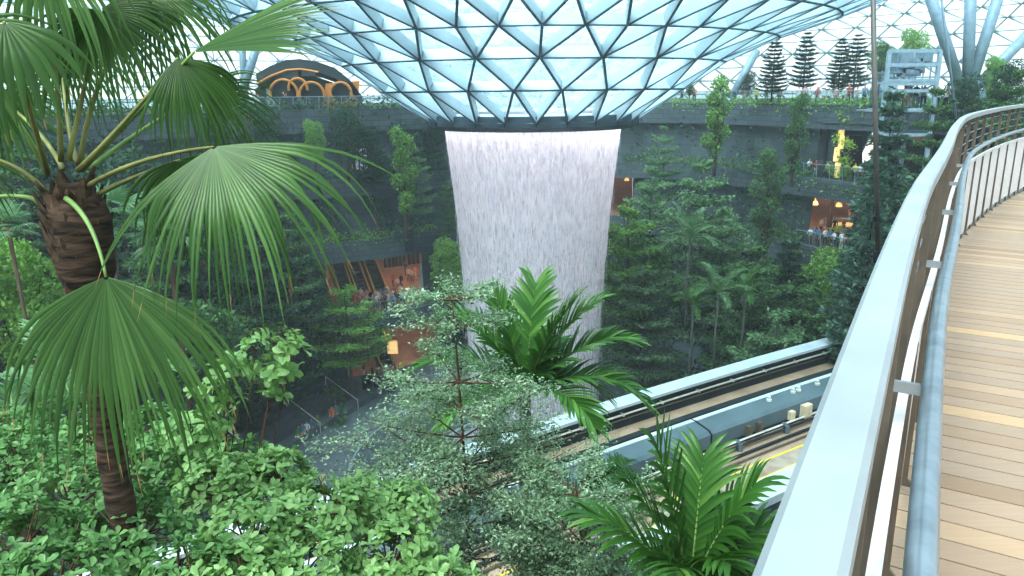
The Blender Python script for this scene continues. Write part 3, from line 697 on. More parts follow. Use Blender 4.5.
def fan_leaf(h, axis, normal, R, amin, amax, nseg, droop, fused=.55, flop=.15, steps=10, shrink=.25, pleat=.33, brown=.25, seed=0):
    g = np.random.default_rng(seed); a = unit(axis); n = np.array(normal, float); n = unit(n - a * np.dot(n, a)); b = np.cross(n, a)
    dth = math.radians(amax - amin) / nseg; V = []; Fq = []; mi = []
    for k in range(nseg):
        th = math.radians(amin) + (k + .5) * dth; d = a * math.cos(th) + b * math.sin(th); t0 = -a * math.sin(th) + b * math.cos(th)
        Ls = R * (1 - shrink * abs(th / PI) ** 1.2) * g.uniform(.86, 1.08); ds = Ls / steps; p = np.array(h, float) + d * .015; r = .015; base = len(V)
        fl = droop * (g.uniform(2.2, 5) if g.uniform() < flop else g.uniform(.6, 1.5)); th += g.normal(0, .25) * dth; br = g.uniform() < brown
        for s in range(steps + 1):
            f = r / Ls
            w = (r * dth * .53 + .003) if f < fused else (fused * Ls * dth * .53) * max(.05, 1 - ((f - fused) / (1 - fused)) ** 1.6) * (.9 if f > fused + .05 else 1)
            t = unit(t0 - d * np.dot(t0, d)); m = np.cross(d, t); m = m if np.dot(m, n) > 0 else -m
            V += [p + t * w, p + m * pleat * 2 * w, p - t * w]
            if s < steps:
                gg = droop * .35 / steps if f < fused * .85 else fl * (1.1 + 1.2 * (f - fused)) / steps
                d = unit(d + np.array([0, 0, -1.0]) * gg + (t * g.normal(0, .035) + m * g.normal(0, .03) if f > fused else 0)); p = p + d * ds; r += ds
                q = base + 3 * s; Fq += [(q, q + 1, q + 4, q + 3), (q + 1, q + 2, q + 5, q + 4)]; mi += [1 if br and s >= steps - 1 else 0] * 2
    return np.array(V), np.array(Fq), mi
def bez(p, n=12):
    p = [np.array(q, float) for q in p]; out_ = []
    for t in np.linspace(0, 1, n):
        q = p
        while len(q) > 1: q = [q[i] * (1 - t) + q[i + 1] * t for i in range(len(q) - 1)]
        out_.append(q[0])
    return out_

# ---- big fan palm at the left
PY = 4.7
pb = at(75, 215, PY); fpalm = thing('fan_palm', 'large fan palm with a shaggy brown trunk and big pleated leaves at the left', 'palm', (pb[0], pb[1], hill(pb[0], pb[1]) - .1))
tz = pb[2]; z0 = hill(pb[0], pb[1]) - .1
mb = MB(); zs = np.linspace(z0, tz + .2, 60); rad = []
for z in zs:
    f = tz + .2 - z; r = .235 if f > .12 and f < .42 else .2
    r = np.interp(f, [0, .1, .3, .52, .72, 1.0, 2.2, 8], [.08, .165, .19, .175, .13, .105, .095, .13]); rad.append(r * (1 + .05 * math.sin(z * 37)))
mb.tube([(pb[0] + .02 * math.sin(z * 2), pb[1], z) for z in zs], rad, 22); rel(mb.build('trunk', 'fibre', smooth=True), fpalm)
g = np.random.default_rng(5)
for k in range(70):
    a = k * 2.4; z = tz + .14 - .0105 * k; d = np.array([math.cos(a), math.sin(a), 0]); r = float(np.interp(tz + .2 - z, [0, .1, .3, .52, .72, 1.0], [.08, .155, .18, .165, .12, .1]))
    c = np.array([pb[0], pb[1], z]) + d * r * .9; lat = np.array([-d[1], d[0], 0]); L = g.uniform(.09, .2); tl = g.uniform(.05, .42)
    mb = MB(); ed = d * math.sin(tl) * .8 + UP * math.cos(tl); pr = []
    for s in range(5):
        f = s / 4; q = c + ed * L * f + d * .015 * f; w = .075 * (1 - .85 * f); th = .016 * (1 - .6 * f); pr.append([q + lat * w - d * th, q + d * th, q - lat * w - d * th, q - d * th * 1.6])
    mb.strip(pr); rel(mb.build('leaf_base', 'boot'), fpalm)
crown = np.array([pb[0], pb[1], tz + .18])
FL = [  # hastula (px,py,Y), axis, normal, radius, amin, amax, nseg, droop, fused, start offset, petiole control, material, flop
    ((106, 277, 4.15), (.05, -.2, -1), (0, -1, .2), 1.27, -74, 74, 46, 1.9, .46, (.07, -.18, -.05), (92, 222, 4.3), 'fan_pale', .10),
    ((214, 147, 4.35), (.96, -.1, -.12), (-.15, -.75, .65), 1.16, -135, 20, 46, 1.45, .42, (.12, -.05, .0), (140, 158, 4.5), 'fan_pale', .25),
    ((180, 160, 4.9), (.45, .1, -.8), (.2, -.8, .5), .72, -110, 80, 32, 2.0, .38, (.14, .03, -.06), (130, 178, 4.8), 'fan_green', .2),
    ((194, 52, 4.5), (.93, -.05, .30), (-.2, -.55, .75), .86, -26, 28, 26, .42, .72, (.06, .05, .1), (140, 110, 4.7), 'fan_pale', .0),
    ((178, 58, 4.55), (.45, -.2, -.75), (.2, -.85, .45), .66, -72, 62, 30, 2.0, .42, (.05, .02, .1), (130, 118, 4.6), 'fan_green', .2),
    ((100, 10, 4.8), (.25, -.2, -.8), (.15, -.9, .4), .75, -112, 112, 46, 1.4, .36, (.0, .02, .16), (84, 90, 4.8), 'fan_green', .15),
    ((205, 92, 5.3), (.9, .1, -.3), (.0, -.8, .55), .66, -70, 70, 26, 1.2, .3, (.08, .1, .1), (140, 130, 5.1), 'fan_green', .1),
    ((150, -14, 5.0), (.75, .0, -.25), (-.1, -.8, .5), .8, -95, 60, 34, 1.5, .34, (.03, .1, .14), (95, 80, 4.9), 'fan_green', .15),
    ((4, 22, 3.8), (.35, -.2, -.8), (.2, -.8, .5), .52, -70, 70, 12, 1.8, .45, (-.08, -.08, .1), (30, 110, 4.2), 'fan_pale', .3),
    ((-50, 30, 4.4), (.5, -.1, -.55), (.1, -.85, .4), .72, -90, 80, 28, 1.4, .4, (-.12, -.02, .08), (20, 120, 4.4), 'fan_green', .15),
    ((40, -50, 4.6), (-.15, -.1, -.9), (.1, -.9, .3), .8, -110, 110, 36, 1.5, .36, (-.05, .03, .16), (58, 80, 4.6), 'fan_pale', .15),
    ((-60, 150, 4.6), (-.2, -.1, -.9), (.1, -.8, .5), .7, -100, 100, 34, 1.5, .4, (-.17, .02, -.04), (10, 158, 4.7), 'fan_green', .15),
    ((-70, 205, 4.5), (-.4, -.1, -.8), (.1, -.8, .5), .7, -100, 100, 34, 1.5, .4, (-.18, -.05, -.1), (20, 192, 4.6), 'fan_green', .15),
    ((60, 40, 5.5), (.3, .1, -.8), (.1, -.9, .3), .68, -110, 110, 34, 1.4, .34, (.0, .12, .14), (66, 120, 5.2), 'fan_pale', .1),
    ((-5, 95, 5.7), (.1, .2, -.9), (.1, -.9, .3), .62, -110, 110, 30, 1.4, .4, (-.1, .12, .1), (40, 130, 5.4), 'fan_pale', .1),
]
for k, (h, axv, nv, R_, a0, a1, ns, dr, fu, so, pc, mtl, flp) in enumerate(FL):
    H_ = at(*h); V, Fq, mi = fan_leaf(H_, axv, nv, R_, a0, a1, ns, dr, fu, flp, seed=40 + k, brown=.5 if k == 0 else .35 if k in (1, 2) else .15)
    o = rel(mesh_np('frond', V, Fq, [mtl, 'leaf_brown'], None, mi), fpalm)
    S_ = crown + np.array(so); C_ = at(*pc); pts = bez([S_, C_ + (C_ - (S_ + H_) / 2) * .35, H_], 14)
    mb = MB(); mb.tube(pts, np.linspace(.018, .0085, 14), 7); q = MB()
    pt = mb.build('petiole', 'petiole' if k % 3 else 'petiole_green', o, smooth=True);

# ---- tree kinds, placed by copying
PROTO = {
    'pale1': (layered_tree(12, 4.6, 8, .3, 'tree_pale', .27, 2.5), 12), 'pale2': (layered_tree(12, 4.2, 7, .34, 'tree_pale', .27, 2.5, droop=.03), 12),
    'mid1': (layered_tree(13, 4.0, 10, .2, 'tree_mid', .27, 2.4), 13), 'mid2': (layered_tree(13, 3.6, 9, .18, 'tree_mid', .27, 2.4, narrow=.35), 13),
    'dark1': (layered_tree(13, 4.8, 11, .15, 'tree_dark', .27, 2.7, narrow=.35), 13), 'dark2': (round_tree(12, 4.2, .2, 'tree_dark', .4, 6500, 11), 12),
    'bright1': (round_tree(10, 3.4, .28, 'tree_bright', .28, 7500, 9), 10), 'bright2': (layered_tree(10, 3.6, 7, .3, 'tree_bright', .27, 2.9, narrow=.3), 10),
    'umbrella': (layered_tree(10, 4.0, 5, .44, 'tree_bright', .27, 3.0, narrow=.5, droop=.04), 10), 'round': (round_tree(9, 3.0, .35, 'tree_mid', .28, 7000, 9), 9), 'lime': (round_tree(6, 2.4, .2, 'tree_lime', .34, 2600, 7), 6),
    'slim': (round_tree(10, 1.5, .12, 'tree_bright', .3, 2600, 9, tall=1.7), 10), 'slim_dark': (round_tree(11, 1.7, .1, 'tree_mid', .3, 3000, 9, tall=1.7), 11),
    'araucaria': (conifer(11, 2.6, 15, .2, 'tree_dark', .34, .16, .75, shape=.55), 11), 'araucaria2': (conifer(11, 2.2, 13, .25, 'tree_dark', .34, .2, .7, shape=.5), 11),
    'fir': (conifer(12, 3.4, 20, .12, 'tree_blue', .36, .06, 1.5, shape=.8), 12), 'fir2': (conifer(12, 3.0, 18, .08, 'tree_dark', .36, .08, 1.4, shape=.85), 12),
    'palm': (feather_palm(8, 3.4, 13, 'palm_frosty', 24, .75, .07), 8), 'palm_small': (feather_palm(5, 2.0, 9, 'palm_green', 20, .55, .06), 5),
}
def fan_small(H, R, n):
    r = thing('fan_palm', '', 'palm'); mb = MB(); mb.tube([(0, 0, 0), (.1, 0, H * .5), (0, 0, H)], [.14, .11, .12], 8); mb.build('trunk', 'bark', r, smooth=True); V = []
    for i in range(n):
        a = i * 2.4; el = 1.2 - 1.7 * i / n; d = np.array([math.cos(a) * math.cos(el), math.sin(a) * math.cos(el), math.sin(el)]); v, f, _ = fan_leaf(np.array([0, 0, H]) + d * R * .8, d, UP - d * d[2] * .6, R, -110, 110, 22, .8, .55, .1, 5, seed=i); V.append((v, f))
    v, f = cat_(V); mesh_np('foliage', v, f, 'palm_frosty', r); return r
PROTO['fan'] = (fan_small(9, 1.0, 12), 9)
used = set()
def plant(kind, px, ytop, Y, zb, ws, label, group=None):
    """a tree of a kind whose top is seen at (px, ytop) at distance Y and whose foot is at height zb"""
    p, H = PROTO[kind]; t = at(px, ytop, Y); h = t[2] - zb; s = h / H; w = s * ws; rz = rnd.uniform(0, 6.28)
    loc = (t[0], t[1], zb)
    if kind not in used:
        used.add(kind); p.location = loc; p.rotation_euler = (0, 0, rz); p.scale = (w, w, s); p['label'] = label; o = p
        if group: p['group'] = group
    else: o = dup(p, loc, rz, (w, w, s), label, group)
    return o
def gh(px, Y):
    x = gx(px, Y, -20); return max(GZ, hill(x, Y)) if -52 < x < 24 and Y < 48 else GZ
L5, L4, L3, L2 = 0, LV[4], LV[3], LV[2]
TREES = [
 # top terrace, right
 ('araucaria', 776, 40, 72, L5, 1.0, 'dark tiered conifer on the top terrace, first one right of the glass funnel'),
 ('araucaria2', 808, 34, 74, L5, 1.0, 'slender dark conifer on the top terrace, second right of the glass funnel'),
 ('araucaria', 843, 40, 72, L5, .95, 'dark tiered conifer on the top terrace, third right of the glass funnel'),
 ('araucaria2', 859, 36, 75, L5, 1.1, 'dark conifer on the top terrace close left of the slim hanger pole'),
 ('round', 884, 42, 80, L5, .8, 'leafy tree on the top terrace just right of the hanger pole'),
 ('bright1', 916, 28, 82, L5, .7, 'bright round tree standing behind the steel lift tower'),
 ('dark2', 748, 72, 78, L5, .9, 'low dark tree under the edge of the glass funnel on the top terrace'),
 ('round', 690, 82, 76, L5, .7, 'small tree at the top terrace edge just under the funnel rim'),
 ('dark2', 1012, 62, 48, L5 - 1, .8, 'dark tree behind the far bend of the railing at the right edge'),
 ('bright1', 998, 56, 52, L5 - 1, .6, 'bright leafy tree at the top right above the bending railing'),
 ('mid1', 1020, 74, 40, -8, .8, 'dense green tree directly behind the railing at the far right edge'),
 ('dark2', 966, 76, 52, L5 - 3, .8, 'dark round tree under the leaning steel columns'),
 ('mid2', 938, 92, 46, -9, .7, 'green tree below the lift tower, left of the leaning columns'),
 # right wall
 ('slim_dark', 800, 88, 60.5, L4, .9, 'narrow tree rising in front of the grey top wall, left of the amber lit pillar'),
 ('slim', 720, 72, 69, L4, 1.0, 'tall narrow tree poking above the top terrace beside the funnel rim'),
 ('pale2', 664, 128, 74, L3, .72, 'pale misty tree just right of the top of the waterfall'),
 ('pale1', 703, 166, 60, L2, .85, 'broad pale layered tree at the centre of the right slope'),
 ('pale2', 652, 170, 66, L2, .72, 'pale layered tree near the right edge of the waterfall, upper one'),
 ('slim_dark', 772, 142, 61, L3 - 1, 1.0, 'upright dark green tree left of the fourth level railing'),
 ('pale1', 724, 212, 56, L2 - 2, .85, 'broad flat topped pale tree below the middle of the right wall'),
 ('bright2', 628, 212, 62, L2 - 3, .95, 'bright layered tree close to the right edge of the falling water'),
 ('pale1', 645, 272, 58, GZ, 1.0, 'large layered tree with a bare thin trunk on the valley floor right of the waterfall'),
 ('mid1', 757, 250, 50, GZ, .85, 'green layered tree above the train guideway, left of the dark narrow fir'),
 ('fir2', 791, 246, 52, GZ, .72, 'narrow dark fir standing above the train guideway'),
 ('mid2', 806, 292, 48, GZ, .95, 'layered green tree whose crown meets the top of the guideway'),
 ('bright1', 832, 250, 54, -22, .8, 'round bright tree just left of the railing below the third level'),
 ('mid1', 850, 262, 47, GZ, .8, 'green tree half hidden by the flat top rail'),
 ('pale2', 778, 316, 45, GZ, .9, 'low pale tree touching the guideway parapet'),
 ('fir', 894, 98, 42, -16, .52, 'tall bluish fir right of the hanger pole'),
 ('fir', 879, 164, 38, -17, .46, 'bluish fir crossed by the hanger pole, lower than its neighbour'),
 ('dark2', 735, 300, 56, GZ, .7, 'dark rounded tree behind the lower feather palms'),
 # palms right of the fall
 ('palm', 690, 238, 53, -16, .95, 'feather palm with bowed blue green fronds, upper one right of the waterfall'),
 ('palm', 719, 292, 46, -16.8, 1.0, 'big feather palm with spreading fronds above the guideway'),
 ('palm_small', 693, 304, 48, -18, .9, 'small feather palm left of the big spreading one'),
 ('palm_small', 745, 291, 47, -16.6, .9, 'small bright feather palm right of the big spreading one'),
 # left of the fall
 ('mid1', 447, 182, 72, L3 - 1, .8, 'misty dark tree at the left edge of the waterfall'),
 ('dark1', 432, 120, 76, L4 - 2, .85, 'dark misty tree under the left side of the oculus ring'),
 ('slim', 401, 122, 68, L3 + .5, .85, 'narrow bright green tree against the left upper wall'),
 ('bright1', 448, 238, 66, L2 - 1.5, .62, 'bright leafy tree between the escalator hall and the waterfall'),
 ('pale2', 415, 150, 70, L3, .7, 'pale tree right of the narrow bright tree on the left wall'),
 ('bright1', 312, 119, 64, L4, .55, 'bright green bushy tree on the left upper terrace'),
 ('dark1', 372, 128, 70, L4 - 1, .8, 'dark tree behind the tip of the big palm leaf'),
 ('dark2', 345, 106, 68, L4, .8, 'dark tree under the dark playground pavilion'),
 ('umbrella', 344, 291, 63, GZ, 1.0, 'round bright layered tree on the plaza in front of the escalator hall'),
 ('dark1', 300, 238, 64, GZ, .5, 'dark layered tree left of the escalator hall'),
 ('dark1', 258, 230, 60, GZ, .8, 'large dark layered tree in the gap right of the palm trunk'),
 ('dark2', 228, 214, 62, -22, .9, 'dark bushy tree below the right palm leaf'),
 ('mid1', 285, 204, 61, -21, .8, 'tree with blue green tiers under the right palm leaf tip'),
 ('dark1', 196, 232, 48, -21, .8, 'dark tree right of the two thin fan palms'),
 ('mid2', 150, 190, 46, -16, .8, 'mid green tree behind the thin fan palms'),
 ('dark2', 120, 150, 50, -14, .9, 'dark tree seen just right of the shaggy palm trunk'),
 ('dark1', 60, 130, 52, -14, 1.0, 'dark tree behind the shaggy palm crown'),
 ('mid1', 10, 140, 48, -14, 1.0, 'dark green tree at the left edge behind the palm'),
 ('bright1', 8, 236, 30, -13, .75, 'bright bushy tree at the left edge below the palm petioles'),
 ('fir2', 212, 290, 55, GZ, 1.0, 'dark conifer above the plaza steps at the left'),
 ('dark2', 284, 292, 62, -23.4, .75, 'dark round tree above the planter of the plaza steps'),
 ('lime', 250, 322, 57, -23.4, 1.6, 'yellow green bushy tree above the foreground leaves, left of the plaza'),
 ('mid1', 322, 262, 68, -24, .35, 'narrow tree beside the left end of the escalator hall'),
 ('round', 195, 300, 42, -21, .8, 'round green tree right of the hanging palm leaf'),
 ('fan', 108, 218, 30, -13, .95, 'small fan palm on a thin trunk, left one of the two behind the big palm'),
 ('fan', 167, 238, 32, -15, .9, 'small fan palm on a thin trunk, right one of the two behind the big palm'),
 ('fan', 8, 228, 27, -10, .8, 'small fan palm on a thin trunk at the left edge'),
 ('dark2', 260, 104, 66, L4, .7, 'dark shrubby tree on the left terrace under the pavilion railing'),
 ('dark1', 210, 108, 62, L4, .9, 'dark tree behind the drooping palm leaves at the upper left'),
]
for t in TREES: plant(*t)

# ---- planting along the terrace edges (uncountable greenery)
def edge_green(name, lv, p0, p1, n, size, hang, mtl, dz=.25, out_=0.0):
    ps = G.uniform(p0, p1, n); o = SET[lv]; P = np.array([front(p, o + .4 + out_, LV[lv]) for p in np.linspace(p0, p1, 200)])
    k = (ps - p0) / (p1 - p0) * 199; pos = np.stack([np.interp(k, range(200), P[:, i]) for i in range(3)], 1) + G.normal(0, .35, (n, 3))
    clump = .5 + .5 * np.sin(ps * .31) * np.sin(ps * .117 + 1); pos[:, 2] += dz + (.3 if dz <= 0 else 1) * np.abs(G.normal(0, .28, n)) * (0.5 + clump) - hang * G.uniform(0, 1, n) ** 2.5 * clump
    v, f = leaf_cloud(pos, size, .3, spread=.9); o_ = mesh_np(name, v, f, mtl); o_['kind'] = 'stuff'; tag(o_, None, 'planting'); return o_
for lv, p0, p1, mtl, n, hang, lab in ((5, -200, 430, 'tree_dark', 5200, 2.2, 'dark green plants spilling over the left top terrace edge'), (5, 640, 1000, 'tree_bright', 4200, .9, 'light green grasses along the right top terrace edge'),
        (4, -200, 440, 'tree_dark', 5000, 1.6, 'dark plants along the left upper terrace edge'), (4, 620, 790, 'tree_mid', 2200, 1.5, 'green plants along the upper terrace edge beside the waterfall'), (4, 790, 960, 'tree_bright', 420, .9, 'thin green edge of plants under the fourth level railing'),
        (3, -200, 440, 'tree_bright', 4200, .8, 'green plants on top of the escalator hall parapet'), (3, 620, 790, 'tree_mid', 2400, 1.6, 'green plants on the middle terrace right of the waterfall'), (3, 790, 960, 'tree_bright', 420, .9, 'thin green edge of plants under the third level railing'),
        (2, 620, 880, 'tree_bright', 2600, 1.0, 'green plants along the low terrace at the right'), (2, -100, 320, 'tree_dark', 3000, 1.0, 'dark plants along the low terrace at the left')):
    tag(edge_green('planting', lv, p0, p1, n, .3, hang, mtl, *((-.5, -.5) if p0 == 790 else (.0, .0) if (lv, p0) == (5, 640) else ())), lab, 'planting')
def undergrowth(poly, Yf, n, size, mtl, label, h=1.2):
    """low bushes scattered over the ground between two directions"""
    (a, b), (y0, y1) = poly; px = G.uniform(a, b, n); Y = G.uniform(y0, y1, n); x = gx(px, Y, -20)
    z = np.array([gh(p, y) for p, y in zip(px, Y)]) + np.abs(G.normal(0, h, n)) * (.6 + .5 * np.sin(x * 1.3) * np.sin(Y * 1.1)); v, f = leaf_cloud(np.stack([x, Y, z], 1), size, .4, spread=.8)
    o = mesh_np('undergrowth', v, f, mtl); o['kind'] = 'stuff'; tag(o, label, 'undergrowth')
undergrowth(((-300, 205), (30, 56)), 0, 16000, .42, 'tree_dark', 'dark undergrowth covering the left slope below the palm', 1.6)
undergrowth(((640, 900), (52, 64)), 0, 9000, .36, 'tree_mid', 'green undergrowth at the foot of the right terraces', 1.6)
undergrowth(((225, 340), (58, 66)), 0, 4500, .36, 'tree_mid', 'green hedge behind the plaza steps', 1.0)
undergrowth(((-200, 640), (11, 24)), 0, 15000, .2, 'tree_dark', 'dark undergrowth on the slope beneath the walkway', .5)
# climbers and moss on the rock walls
def wall_green(p0, p1, lv, n, mtl, label, size=.34):
    px = G.uniform(p0, p1, n); u = G.uniform(0, 1, n); keep = (np.sin(px * .13 + u * 3) + np.sin(px * .041 + 2) + np.sin(u * 9 + px * .2)) > -.3; px, u = px[keep], u[keep]
    P = np.array([front(p, SET.get(lv, -.2) + 1.1, 0) for p in np.linspace(p0, p1, 200)]); k = (px - p0) / (p1 - p0) * 199
    pos = np.stack([np.interp(k, range(200), P[:, 0]), np.interp(k, range(200), P[:, 1]), LV[lv] + u * (LV[lv + 1] - 1.2 - LV[lv])], 1) + G.normal(0, .3, (len(px), 3))
    v, f = leaf_cloud(pos, size, .0, spread=.9, up_bias=(0, -1, .5)); o = mesh_np('climbing_plants', v, f, mtl); o['kind'] = 'stuff'; tag(o, label, 'climber')
wall_green(-150, 325, 4, 5200, 'tree_dark', 'dark climbers on the left wall below the top terrace'); wall_green(360, 445, 4, 1500, 'tree_dark', 'climbers on the wall left of the oculus ring')
wall_green(-150, 440, 3, 6200, 'tree_dark', 'dark climbers on the left wall above the escalator hall'); wall_green(-150, 322, 2, 5200, 'tree_dark', 'dark climbers left of the escalator hall')
wall_green(615, 790, 4, 800, 'tree_dark', 'sparse climbers on the misty wall right of the waterfall'); wall_green(640, 785, 3, 1100, 'tree_dark', 'green climbers on the middle wall at the right'); wall_green(615, 860, 2, 5200, 'tree_mid', 'green climbers on the lower wall at the right')
wall_green(436, 640, 2, 3000, 'tree_dark', 'climbers on the wall hidden behind the falling water'); wall_green(450, 765, 1, 4200, 'tree_dark', 'dark climbers at the foot of the back wall')

# ---- foreground broad-leaved shrubs: rosettes of rounded leaves on twigs
def shrub(name, label, cat, blobs, nros, size, mtl, root, seed, per=7, stems=True, bark='bark', up=.5, sr=.03):
    g = np.random.default_rng(seed); t = thing(name, label, cat, root); root = np.array(root); P, D = [], []; mb = MB()
    tot = sum(b[3] ** 2 for b in blobs)
    for (px, py, Y, r) in blobs:
        c = at(px, py, Y); k = max(6, int(nros * r * r / tot)); u = g.normal(0, 1, (k, 3)); u[:, 2] = np.abs(u[:, 2]) * .9 - .25; u /= np.linalg.norm(u, axis=1, keepdims=True); q = g.uniform(.35, 1, (k, 1)) ** .45
        pos = c + u * q * r * np.array([1, 1, .8]); P.append(pos); D.append(u * .6 + np.array([0, 0, up]) + g.normal(0, .25, (k, 3)))
        if stems:
            j = root + (c - root) * .5 + g.normal(0, .1, 3); mb.tube(bez([root, j, c - UP * r * .3], 8), np.linspace(sr, sr * .4, 8), 6)
            for i in range(0, k, 5): mb.tube(bez([c - UP * r * .25, (c + pos[i]) / 2 + g.normal(0, .04, 3), pos[i]], 5), np.linspace(.009, .003, 5), 4, caps=False)
    P = np.concatenate(P); D = np.concatenate(D); D /= np.linalg.norm(D, axis=1, keepdims=True); n = len(P)
    X = np.cross(D, np.tile(UP, (n, 1)) + g.normal(0, .2, (n, 3))); X /= np.linalg.norm(X, axis=1, keepdims=True); Yv = np.cross(D, X); Vp, Dl, Ul = [], [], []
    for k in range(per):
        a = 2 * PI * k / per + g.uniform(0, 1.2, n); el = g.uniform(-.25, .65, n); dl = (X * np.cos(a)[:, None] + Yv * np.sin(a)[:, None]) * np.cos(el)[:, None] + D * np.sin(el)[:, None]
        Vp.append(P + D * g.uniform(-.3, .25, (n, 1)) * size); Dl.append(dl); Ul.append(D + g.normal(0, .15, (n, 3)))
    Vp, Dl, Ul = map(np.concatenate, (Vp, Dl, Ul)); s = size * g.uniform(.6, 1.2, len(Vp))
    v, f = scatter(OBQ[0], OBQ[1], Vp, frames(Dl, Ul), np.stack([s, s * 1.05, s], 1)); mesh_f = mesh_np('foliage', v, f, mtl, None, smooth=True); rel(mesh_f, t)
    if stems: rel(mb.build('stem', bark, smooth=True), t)
    return t
def foot(px, Y): x = gx(px, Y, -6); return (x, Y, hill(x, Y) - .1)
shrub('broadleaf_shrub', 'green shrub with rounded leaves filling the bottom left corner below the palm', 'shrub', [(20, 545, 4.6, .42), (70, 500, 5.3, .5), (130, 540, 4.8, .45), (60, 590, 4.2, .4), (150, 480, 6.2, .5), (10, 470, 5.8, .45), (190, 590, 4.3, .4), (100, 440, 6.6, .4), (20, 430, 6.6, .35)], 1050, .074, 'broad_b', foot(60, 5.2), 21)
shrub('broadleaf_shrub', 'light green shrub with rounded leaves at the bottom, left of the thin trunk', 'shrub', [(250, 540, 4.9, .42), (325, 515, 5.2, .38), (300, 575, 4.6, .4), (390, 560, 5.0, .38), (370, 505, 5.6, .32), (220, 490, 5.8, .4), (430, 590, 4.8, .34), (280, 478, 5.9, .3), (400, 510, 5.6, .3), (470, 600, 4.6, .22), (240, 590, 4.3, .4)], 1150, .08, 'broad_a', foot(300, 5.4), 22)
shrub('broadleaf_shrub', 'young leafy branchlets of a shrub rising in front of the plaza steps', 'shrub', [(232, 372, 6.6, .2), (272, 372, 6.4, .2), (294, 350, 6.4, .12), (255, 347, 6.6, .13), (212, 396, 6.6, .17), (268, 398, 6.3, .13), (236, 404, 6.5, .13), (196, 436, 6.3, .3)], 105, .112, 'broad_a', foot(180, 6.4), 23, per=6, bark='bark_red', sr=.012)
shrub('broadleaf_shrub', 'green shrub under the hanging palm leaf, left of the plaza view', 'shrub', [(180, 452, 7.4, .5), (230, 470, 7.0, .45), (140, 430, 8, .4), (60, 460, 8, .6), (110, 470, 7.6, .5), (270, 500, 6.6, .45)], 520, .1, 'broad_b', foot(150, 7.5), 24)

# ---- tree with tiny pale variegated leaves and a thin dark trunk
def variegated(name, label, px, base_py, Y, tiers, nleaf, seed, tr=.035, top=None):
    g = np.random.default_rng(seed); b = at(px, base_py, Y); f0 = foot(px, Y); t = thing(name, label, 'tree', (b[0] + .1, b[1], hill(b[0], b[1]) - .1)); mb = MB(); P = []; N = []
    T0 = at(*top, Y); trunk = bez([(b[0] + .1, b[1], hill(b[0], b[1]) - .1), b, (T0 + b) / 2 + np.array([.06, 0, 0]), T0], 16); mb.tube(trunk, np.linspace(tr, .008, 16), 9); tot = sum(q[2] ** 1.5 for q in tiers)
    for (zpy, nb, r, sk) in tiers:
        c = min(trunk, key=lambda q: abs(q[2] - at(px, zpy, Y)[2])); a0 = g.uniform(0, 6.28); kk = int(nleaf * r ** 1.5 / tot / nb)
        for i in range(nb):
            a = a0 + 2 * PI * i / nb + g.normal(0, .25); d = np.array([math.cos(a) * (1.0 + sk * (math.cos(a) > 0)), math.sin(a), g.uniform(.12, .34)]); L = r * g.uniform(.75, 1.12); tip = c + d * L
            mb.tube(bez([c, c + d * L * .5 - UP * .04 * L, tip], 6), np.linspace(.013, .003, 6), 5, caps=False)
            for j in range(7):
                tt = g.uniform(.3, .95); s0 = c + d * L * tt; s1 = s0 + (d * .4 + g.normal(0, .5, 3) * np.array([1, 1, .35])) * L * .36; mb.tube([s0, (s0 + s1) / 2 + g.normal(0, .012, 3), s1], [.004, .003, .0015], 4, caps=False)
                k = kk // 7; q = g.uniform(.1, 1.15, (k, 1)); P.append(s0 + (s1 - s0) * q + g.normal(0, .035 + .045 * L, (k, 3)) * np.array([1, 1, .55]))
    P = np.concatenate(P); n = len(P); s = .046 * g.uniform(.55, 1.25, n); d = g.normal(0, 1, (n, 3)); d[:, 2] *= .45
    v, f = scatter(OBQ[0], OBQ[1], P, frames(d, np.tile(UP, (n, 1)) + g.normal(0, .5, (n, 3))), np.stack([s, s, s], 1)); rel(mesh_np('foliage', v, f, 'variegated', None), t); rel(mb.build('trunk', 'bark_red', smooth=True), t); return t
variegated('variegated_tree', 'slender tree with tiny pale variegated leaves in airy tiers at the centre', 468, 552, 8.6, [(312, 5, .55, 0), (335, 5, .7, 0), (372, 6, .95, 0), (400, 5, .8, .1), (432, 7, 1.35, .1), (462, 6, 1.1, .2), (492, 7, 1.55, .25), (510, 8, 1.5, .1), (530, 7, 1.4, .2), (555, 8, 1.7, .1)], 47000, 31, top=(452, 300))
variegated('variegated_tree', 'lower pale leaved tree spreading between the thin trunk and the bottom palm', 585, 620, 7.6, [(500, 6, .75, .1), (535, 7, 1.0, .1), (565, 7, 1.05, .1), (590, 6, 1.0, .1)], 30000, 32, top=(575, 482))

